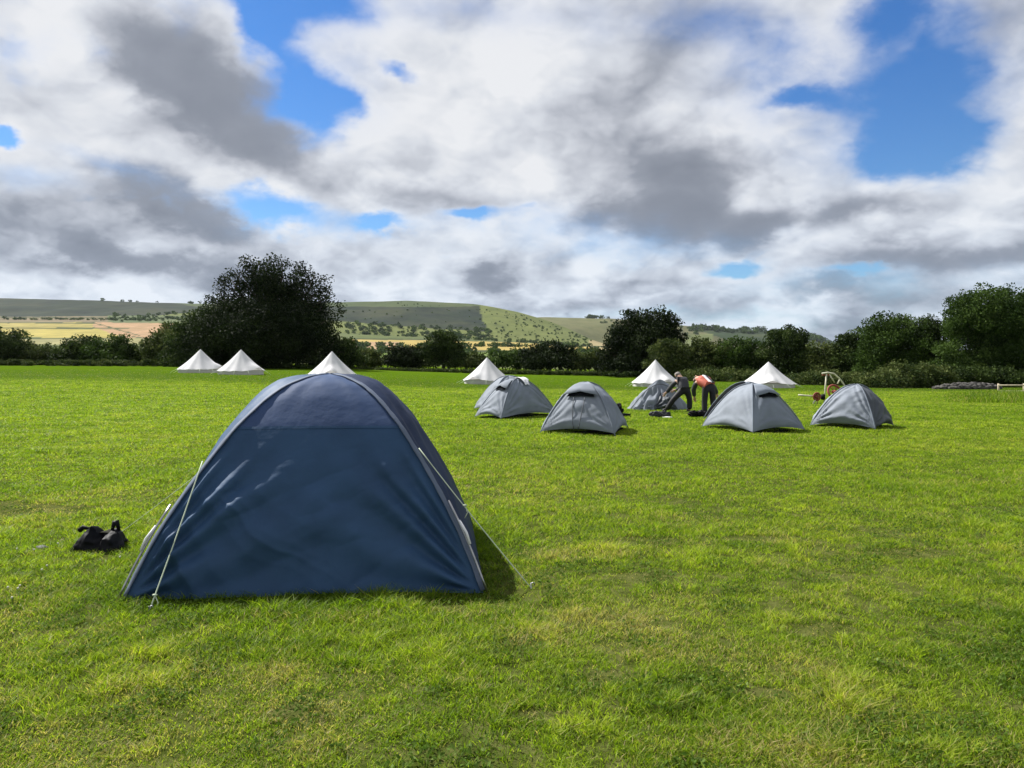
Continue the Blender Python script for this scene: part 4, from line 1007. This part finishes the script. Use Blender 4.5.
# folded black bag left of the blue tent
pb = ground_at(99, 551); d = pb.y
BAG = empty('bag', pb, 0., 'black crumpled bag with two upright peaks left of the navy tent', 'bag')
def sheet_fold(name, pts_rows, mat, root, thick=.012, seed=0, amp=.012, zs=1.):
    V = np.array(pts_rows, float); nr, nc = V.shape[:2]
    # refine
    def up(A, ax):
        n = A.shape[ax]; t = np.linspace(0, n - 1, (n - 1) * 7 + 1); i = np.minimum(t.astype(int), n - 2); f = t - i; f = f * f * (3 - 2 * f) * .4 + f * .6
        a = np.take(A, i, ax); b = np.take(A, i + 1, ax); sh = [1, 1, 1]; sh[ax] = len(t); f = f.reshape(sh); return a * (1 - f) + b * f
    V[..., 2] *= zs; V = up(up(V, 0), 1)
    n = VN.fbm(V[..., 0] * 22 + seed, V[..., 2] * 22 + V[..., 1] * 13, 4) - .5
    V[..., 1] += n * amp * 3; V[..., 2] += (VN2.fbm(V[..., 0] * 18, V[..., 2] * 25 + seed, 3) - .5) * amp * 2 * (V[..., 2] > .02)
    o = link(name, npmesh(name, V.reshape(-1, 3), grid_faces(V.shape[0], V.shape[1]), True), mat, root)
    md = o.modifiers.new('t', 'SOLIDIFY'); md.thickness = thick; return o
s = d / F   # metres per photo pixel at the bag
sheet_fold('bag_body', [
    [(-27 * s, -.02, 0), (-20 * s, -.10, 0), (-10 * s, -.13, 0), (0 * s, -.12, 0), (6 * s, -.11, 0)],
    [(-24 * s, 0, 9 * s), (-17 * s, -.07, 13 * s), (-8 * s, -.10, 12 * s), (-1 * s, -.06, 10 * s), (4 * s, -.04, 8 * s)],
    [(-19 * s, .03, 16 * s), (-13 * s, -.02, 22 * s), (-6.5 * s, -.03, 30 * s), (-2 * s, 0, 22 * s), (2 * s, .02, 14 * s)],
    [(-20 * s, .10, 18 * s), (-12 * s, .10, 23 * s), (-5 * s, .08, 26 * s), (0, .10, 20 * s), (4 * s, .10, 16 * s)],
    [(-22 * s, .18, 0), (-12 * s, .20, 0), (-4 * s, .2, 0), (2 * s, .18, 0), (6 * s, .18, 0)]], M_black, BAG, seed=3, zs=.86, amp=.02)
sheet_fold('bag_side', [
    [(3 * s, -.06, 0), (9 * s, -.12, 0), (17 * s, -.12, 0), (24 * s, -.06, 0), (27 * s, .02, 0)],
    [(3 * s, -.03, 9 * s), (8 * s, -.09, 14 * s), (16 * s, -.08, 15 * s), (21 * s, -.03, 10 * s), (24 * s, .03, 6 * s)],
    [(4 * s, .02, 14 * s), (8 * s, -.02, 19 * s), (15 * s, 0, 22 * s), (18 * s, .03, 20 * s), (20 * s, .06, 12 * s)],
    [(4 * s, .12, 16 * s), (8 * s, .10, 22 * s), (13 * s, .10, 25 * s), (17 * s, .11, 18 * s), (20 * s, .12, 8 * s)],
    [(4 * s, .2, 0), (10 * s, .22, 0), (16 * s, .22, 0), (20 * s, .2, 0), (24 * s, .18, 0)]], M_black, BAG, seed=8, zs=.86, amp=.02)
M_khaki = fabric('dull_khaki', (.03, .03, .022), .9, 0, spec=.04)
sheet_fold('bag_lining', [
    [(-14 * s, .02, 22 * s), (-2 * s, .03, 22 * s), (7 * s, .03, 20 * s), (14 * s, .03, 22 * s)],
    [(-14 * s, .12, 24 * s), (-2 * s, .12, 21 * s), (7 * s, .12, 23 * s), (14 * s, .12, 25 * s)]], M_khaki, BAG, seed=5, thick=.006, zs=.8)
MB().tube([(-23 * s, .05, 19 * s), (-19 * s, .05, 22 * s), (-15 * s, .06, 21 * s), (-8 * s, .06, 20 * s)], [.022, .02, .012, .01], 8).build('strap', M_black, BAG)
MB().tube([(8 * s, .08, 18 * s), (10.5 * s, .08, 27 * s), (12.5 * s, .08, 28 * s), (14.5 * s, .09, 18 * s)], [.012, .02, .02, .012], 8).build('handle', M_black, BAG)
p = ground_at(42, 549.5); o = MB().blob((0, 0, .012), (.055, .04, .022), 4, .3).build('stone', simple('dark_stone', (.06, .06, .062), .8, bump=.4)); o.location = p
tag(o, 'small flat dark stone in the grass left of the black bag', 'stone')
crumpled('rucksack', 'small black rucksack on the grass right of the arched hood tent', 'bag', ground_at(615, 417), (.34, .3, .36), 5, M_black, lobes=2)
bx = MB(); bx.blob((.28, -.03, .05), (.16, .12, .06), 6, .4)
bx.build('strap', M_black, [o for o in COL.objects if o.name.startswith('rucksack')][0])
crumpled('holdall', 'black holdall on the grass at the feet of the bending person', 'bag', ground_at(698, 417.5), (.42, .25, .22), 15, M_black, lobes=2)
crumpled('kit_bundle', 'dark bundle of kit on the grass before the crumpled tent', 'bag', ground_at(660, 417.8), (.44, .25, .18), 25, M_slate, lobes=3)
p = ground_at(668, 418.2); o = MB().blob((0, 0, .02), (.13, .1, .025), 8, .4).build('white_cloth', M_white); o.location = p
tag(o, 'scrap of white cloth lying beside the dark kit bundle', 'cloth')
# white cloth over the draped tent: hangs over the crown toward the viewer
def drape():
    base = Matrix.Translation(c2) @ Matrix.Rotation(rz2, 4, 'Z')
    rows = []
    A = np.array((-W2 / 2, -D2 / 2)); B = np.array((W2 / 2, -D2 / 2))
    for rj in (-.12, .0, .10, .22, .33, .42):
        row = []
        for k, x in enumerate(np.linspace(-.02, .26, 5)):
            y = -D2 / 2 * max(rj, 0) * 1.04 - (.14 * 2 * max(rj, 0) * math.sqrt(1 - max(rj, 0))) * .9 - .03 + (.12 if rj < 0 else 0)
            wv = .03 * math.sin(k * 2.2 + rj * 9)
            row.append((x * (1 - .35 * (rj > .3)), y + wv * .4, 1.08 * float(gsm(abs(rj))) + .035 + wv * .3))
        rows.append(row)
    root = empty('draped_cloth', c2, rz2, 'white cloth hung over the top of the left grey tent', 'cloth')
    sheet_fold('cloth_sheet', rows, M_white, root, thick=.006, seed=3, amp=.006)
drape()

# pale frame of an old farm implement behind the far right grey tent
pf = ground_at(826, 404) ; d = 24.0; pf = g3(826, d); s = d / F
FI = empty('farm_implement', pf, 0., 'old farm implement with a pale arched frame and red wheel behind the far right tent', 'farm machine')
M_pale = simple('weathered_pale_paint', (.52, .50, .38), .7, var=.2); M_rust = simple('rust_red', (.20, .045, .028), .75, var=.35)
def fp(px, py, dy=0.): return Vector(((px - 826) * s, dy, (EYE - (py - HZ) * s) - pf.z))
MB().tube([fp(824, 404), fp(825.3, 388), fp(826.5, 374)], .025, 8).build('post', M_pale, FI)
MB().tube([fp(822, 373.5), fp(828, 372.6), fp(834, 373.8), fp(839, 378), fp(843, 383), fp(846.5, 389), fp(848, 396)], .025, 8).build('arch_bar', M_pale, FI)
MB().tube([fp(829.5, 374.5), fp(834.5, 382.5)], .02, 6).build('brace', M_pale, FI); MB().tube([fp(840, 379), fp(837.5, 384)], .022, 6).build('brace', M_pale, FI)
MB().tube([fp(822, 375), fp(830, 375)], .018, 6).build('cross_bar', M_rust, FI)
wr = 6.5 * s; wc = fp(836, 392, .1); mb = MB()
mb.tube([wc + Vector((math.cos(a) * wr, .12 * math.sin(a), math.sin(a) * wr)) for a in np.linspace(0, 2 * math.pi, 28)], .035, 8, False); wh = mb.build('wheel', M_rust, FI)
mb = MB()
for a in np.linspace(0, 2 * math.pi, 7)[:-1]: mb.tube([wc, wc + Vector((math.cos(a) * wr, .12 * math.sin(a), math.sin(a) * wr))], .014, 6)
mb.tube([wc - Vector((0, .1, 0)), wc + Vector((0, .1, 0))], .06, 10); mb.build('spokes', M_rust, wh)
MB().tube([fp(798.5, 395), fp(806, 395.6), fp(820, 396.4)], .025, 8).build('drawbar', M_pale, FI)
mb = MB(); hc = fp(816, 396.5, -.05)
mb.tube([hc + Vector((math.cos(a) * 3.2 * s, -.02, math.sin(a) * 3.6 * s)) for a in np.linspace(0, 2 * math.pi, 18)], .03, 8, False)
mb.blob(hc, (2.2 * s, .08, 2.4 * s), 2, .3); mb.build('gear', M_rust, FI)
MB().tube([fp(812, 403.5, -.1), fp(816, 397, -.05), fp(818, 404, .05)], .028, 6).build('stand_leg', M_pale, FI)
MB().box(fp(823, 397), (.12, .1, .18), bev=.02).build('hub_block', M_black, FI)
MB().tube([fp(836, 392, .1), fp(836, 404.5, .1)], .03, 6).build('stand_leg', M_rust, FI)

# rubble bank and timber rail at the right edge
p = g3(970, 56); s = 56 / F
RB = empty('rubble_bank', p, 0., 'low grey bank of stone rubble beside the timber rail at right', 'stone heap')
M_stone = simple('grey_stone', (.058, .054, .050), .9, var=.75, scale=3.5, bump=.5)
mb = MB(); mb.blob((0, .4, .0), (2.4, .7, .34), 9, .25, 5, 6.); mb.build('earth_core', simple('earth', (.06, .055, .045), .95, var=.4), RB)
r = random.Random(3); mb = MB()
for i in range(320):
    a = r.uniform(-1, 1); zz = r.random(); k = math.sqrt(max(0, 1 - a * a))
    mb.blob((a * 2.4, .4 - .8 * k * math.sqrt(max(0, 1 - zz ** 2)) * .95, .42 * k * zz + .02), (r.uniform(.09, .22),) * 2 + (r.uniform(.06, .14),), i, .5, 2)
mb.build('stones', M_stone, RB)
M_timber = simple('weathered_timber', (.42, .36, .26), .85, var=.25, scale=5.)
p = g3(1012, 50); FE = empty('timber_rail', p, 0., 'short pale timber rail fence at the right edge beside the rubble bank', 'fence'); s = 50 / F
def tp(px, py): return ((px - 1012) * s, 0, EYE - (py - HZ) * s - p.z)
for x in (999, 1024.5, 1050):
    mb = MB(); zt = tp(x, 383.5)[2]; mb.box(((x - 1012) * s, .05, zt / 2 - .1), (.10, .09, zt + .2), bev=.012); mb.build('post', M_timber, FE)
for y0 in (385.3, 391.3):
    mb = MB(); mb.box((0 + 13 * s, -.03, tp(0, y0)[2]), (54 * s, .05, .10), bev=.01); mb.build('rail', M_timber, FE)

# ------------------------------------------------------------------ grass
def grass_material():
    m, t, out = material('grass_blades')
    pos = t.new('ShaderNodeNewGeometry').outputs['Position']
    c, big, mid, small = grass_colour(t, pos)
    r = t.attr('rnd').outputs['Fac']; dry = t.attr('dry').outputs['Fac']
    v = t.ramp(r, [(0., (.55, .66, .5)), (.5, (1.5, 1.52, 1.5)), (1., (2.9, 2.4, 2.6))])
    c = t.mix(1., c, v, 'MULTIPLY')
    gp = t.new('ShaderNodeSeparateXYZ', ins={0: pos})
    strip = t.mapr(gp.outputs[1], 45, 54); c = t.mix(t.math('MULTIPLY', strip, .8), c, (.056, .105, .004))
    c = t.mix(dry, c, (.40, .32, .15))
    p = t.new('ShaderNodeBsdfPrincipled', ins={'Base Color': c, 'Roughness': .55, 'Specular IOR Level': .16})
    tr = t.new('ShaderNodeBsdfTranslucent', ins={'Color': t.mix(1., c, (1.28, 1.42, .6), 'MULTIPLY')})
    mx = t.new('ShaderNodeMixShader', ins={0: .5, 1: p.outputs[0], 2: tr.outputs[0]})
    t.l.new(mx.outputs[0], out.inputs[0]); return m
M_grass = grass_material()
def blades(name, X, Y, h, w, lean, seed, dryp, mat, tone=None):
    r = np.random.default_rng(seed); n = len(X)
    Z = gzn(X, Y) - .004
    th = r.uniform(0, 2 * math.pi, n); d = np.stack([np.cos(th), np.sin(th)], 1)
    ph = r.uniform(0, 2 * math.pi, n); s = np.stack([np.cos(ph), np.sin(ph)], 1) * (w / 2)[:, None]
    le = lean
    B = np.stack([X, Y, Z], 1)
    def P(k, hx, sd, f):
        q = B.copy(); q[:, :2] += d * (h * le * hx)[:, None] + s * (sd * f); q[:, 2] += h * k; return q
    V = np.stack([P(0, 0, -1, .8), P(0, 0, 1, .8), P(.55, .35, 1, 1.), P(.55, .35, -1, 1.), P(.92, 1.0, 0, 0)], 1).reshape(-1, 3)
    b = (np.arange(n) * 5)[:, None]
    Q = b + np.array([[0, 1, 2, 3]]); T = b + np.array([[3, 2, 4]])
    rnd = np.clip((tone if tone is not None else .5) + r.normal(0, .2, n), 0, 1)
    dry = np.where(r.random(n) < dryp, r.uniform(.35, 1., n), 0.)
    me = npmesh(name, V, [Q, T], False, {'rnd': ('FACE', 'FLOAT', np.concatenate([rnd, rnd])), 'dry': ('FACE', 'FLOAT', np.concatenate([dry, dry]))})
    return link(name, me, mat)
def in_tent(X, Y, m=.0):
    c, s_ = math.cos(-rzt), math.sin(-rzt); x = X - ctr.x; y = Y - ctr.y
    return (abs(c * x - s_ * y) < hw - m) & (abs(s_ * x + c * y) < hd - m)
WORN = [(-4.9, 8.0, .75), (-5.6, 8.3, .6), (-.02, 5.35, .16), (.02, 5.15, .14), (1.25, 6.6, .5), (2.1, 6.7, .35), (.45, 3.75, .22), (.15, 3.35, .16), (1.75, 4.4, .3), (-1.0, 3.4, .12), (1.2, 3.6, .15), (3.2, 6.2, .4), (.95, 5.5, .3)]
def lawn():
    r = np.random.default_rng(21)
    N = 165000
    Yg = np.linspace(2.45, 80, 6000); dens = Yg ** -.60; cdf = np.cumsum(dens); cdf /= cdf[-1]
    Yc = np.interp(r.random(N), cdf, Yg); Xc = r.uniform(-1, 1, N) * (.70 * Yc + .5)
    M_ = 60000; Ym = np.interp(r.random(M_), cdf, Yg); Xm = np.where(r.random(M_) < .5, -1, 1) * (.70 * Ym + .5 + r.random(M_) * 3.2)
    Yc = np.concatenate([Yc, Ym]); Xc = np.concatenate([Xc, Xm]); N += M_
    per = 13
    X = np.repeat(Xc, per); Y = np.repeat(Yc, per); n = len(X)
    sc = np.maximum(1, Y / 5.5)
    X = X + r.normal(0, .024, n) * sc ** .8; Y = Y + r.normal(0, .024, n) * sc ** .8
    tone = np.repeat(np.clip(r.normal(.5, .22, N), 0, 1), per)
    lush = VN.fbm(X * .9 + 40, Y * .9, 4); pat = VN2.fbm(X * 2.6, Y * 2.6 + 9, 4)
    h = (.024 + .024 * smooth(.35, .7, lush) + .012 * smooth(.5, .75, pat)) * r.uniform(.55, 1.3, n) * (1 + .20 * np.clip(sc - 1, 0, 2)) * (1 - .45 * smooth(28, 60, Y))
    # longer unmown fringe round the blue tent
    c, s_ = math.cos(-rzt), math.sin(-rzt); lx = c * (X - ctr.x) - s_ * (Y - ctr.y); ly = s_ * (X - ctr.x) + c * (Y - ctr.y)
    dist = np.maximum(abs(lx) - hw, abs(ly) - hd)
    h = h * (1 + .55 * np.exp(-np.clip(dist, 0, 9) / .22)) * (1 + .5 * np.exp(-(((X - .05) / .35) ** 2 + ((Y - 5.25) / .35) ** 2)))
    w = .0036 * sc * r.uniform(.7, 1.4, n)
    lean = r.uniform(.3, 1.5, n)
    dryz = VN2.fbm(X * .55 + 31, Y * .8 + 12, 4) + .14 * np.exp(-(((X - 1.0) / .9) ** 2 + ((Y - 4.1) / .9) ** 2))
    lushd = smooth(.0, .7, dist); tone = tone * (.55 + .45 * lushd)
    dryp = .02 + lushd * .04 + .55 * lushd * smooth(14, 5, Y) * smooth(.55, .70, dryz) * (.4 + .6 * smooth(.4, .6, pat)) + .25 * smooth(.62, .75, pat) * smooth(12, 5, Y)
    tuft = smooth(.60, .74, VN2.fbm(X * 5.2 + 15, Y * 5.2 + 3, 3)) * smooth(14, 6, Y); h = h * (1 + .6 * tuft); tone = tone + .28 * tuft
    tone = tone - .25 * smooth(.54, .66, VN.fbm(X * 3.1 + 71, Y * 3.1 + 22, 4)) * smooth(9, 4, Y)
    worn = 0
    for (wx, wy, wr_) in WORN: worn = np.maximum(worn, np.exp(-(((X - wx) / wr_) ** 2 + ((Y - wy) / (wr_ * .55)) ** 2)))
    worn = smooth(.35, .8, worn * (.6 + .9 * VN2.fbm(X * 6, Y * 6, 3)))
    h = h * (1 - .45 * worn); tone = tone - .3 * worn; dryp = np.clip(dryp + .30 * worn, 0, 1)
    keep = ~in_tent(X, Y, .02) & (r.random(n) > smooth(34, 80, Y) * .9) & (r.random(n) > .72 * worn) & (r.random(n) > .75 * smooth(.62, .70, VN.fbm(X * 5.3 + 5, Y * 3.1 + 60, 3)) * (Y < 12))
    o = blades('grass', X[keep], Y[keep], h[keep], w[keep], lean[keep], 5, dryp[keep], M_grass, tone[keep]); tag(o, kind='stuff')
lawn()
def clover():
    r = np.random.default_rng(31); n = 60000
    Y = 2.5 + r.random(n) ** 1.2 * 6.5; X = r.uniform(-1, 1, n) * (.7 * Y + .4)
    m = VN.fbm(X * 3.1 + 71, Y * 3.1 + 22, 4)
    c, s_ = math.cos(-rzt), math.sin(-rzt); lx = c * (X - ctr.x) - s_ * (Y - ctr.y); ly = s_ * (X - ctr.x) + c * (Y - ctr.y)
    dist = np.maximum(abs(lx) - hw, abs(ly) - hd)
    k = ((m > .60) | ((dist < .25) & (r.random(n) < .6))) & (dist > 0)
    X, Y = X[k], Y[k]; P = np.stack([X, Y, gzn(X, Y) + r.uniform(.012, .042, len(X))], 1)
    V, Fq, rnd = leaf_quads(P, .0125, r.uniform(.1, .9, len(X)), 32, 0.)
    o = link('clover', npmesh('clover', V, Fq, False, {'rnd': ('FACE', 'FLOAT', rnd)}), leafmat('clover_leaf', (.05, .10, .012), (.10, .165, .024), (.16, .22, .06), .4)); tag(o, kind='stuff')
clover()
def rough_grass():
    r = np.random.default_rng(8); n = 9000
    d = r.uniform(29, 43, n); px = 1000 + r.normal(0, 34, n) + (d - 28) * 0
    X = (px - 512) / F * d; Y = d
    h = r.uniform(.10, .34, n) * np.exp(-((px - 1005) / 60) ** 2); w = np.full(n, .020)
    o = blades('rough_grass', X, Y, h, w, r.uniform(.1, .6, n), 4, np.full(n, .10), M_grass, np.full(n, .25)); tag(o, kind='stuff')
rough_grass()
# a few clover heads left of the black bag
M_clov = simple('clover_white', (.5, .5, .4), .8, var=.1)
mb = MB(); mb.blob((0, 0, .045), (.0075, .0075, .007), 2, .4, 2); fl0 = None
for (x, y) in ((18, 587), (20, 584), (42, 568), (47, 564), (58, 541), (17, 546), (8, 586), (12, 596), (34, 547), (120, 556)):
    q = ground_at(x, y + 8)
    if fl0 is None:
        fl0 = mb.build('clover_flower', M_clov); o = fl0
        st = MB(); st.tube([(0, 0, 0), (.003, 0, .02), (0, 0, .042)], .0015, 5); stem = st.build('stem', simple('stem_green', (.06, .12, .02)), fl0)
    else:
        o = fl0.copy(); COL.objects.link(o); s2 = stem.copy(); COL.objects.link(s2); s2.parent = o
    o.location = (q.x, q.y, float(gzn(q.x, q.y))); tag(o, 'small white clover head in the grass left of the navy tent', 'flower', 'white clover heads by the black bag')

# ------------------------------------------------------------------ air
HAZE = 2.0e-5
mb = MB(); mb.box((0, 1620, 128), (8600, 3480, 262)); hz = mb.build('haze', None, None, False)
m, t, out = material('air'); pv = t.new('ShaderNodeVolumePrincipled', ins={'Color': (.80, .88, 1., 1), 'Density': HAZE, 'Anisotropy': .2})
t.l.new(pv.outputs[0], out.inputs['Volume']); hz.data.materials.append(m); tag(hz, kind='stuff')

scene.cycles.use_denoising = True
scene.cycles.max_bounces = 6; scene.cycles.diffuse_bounces = 3; scene.cycles.transmission_bounces = 4; scene.cycles.transparent_max_bounces = 8
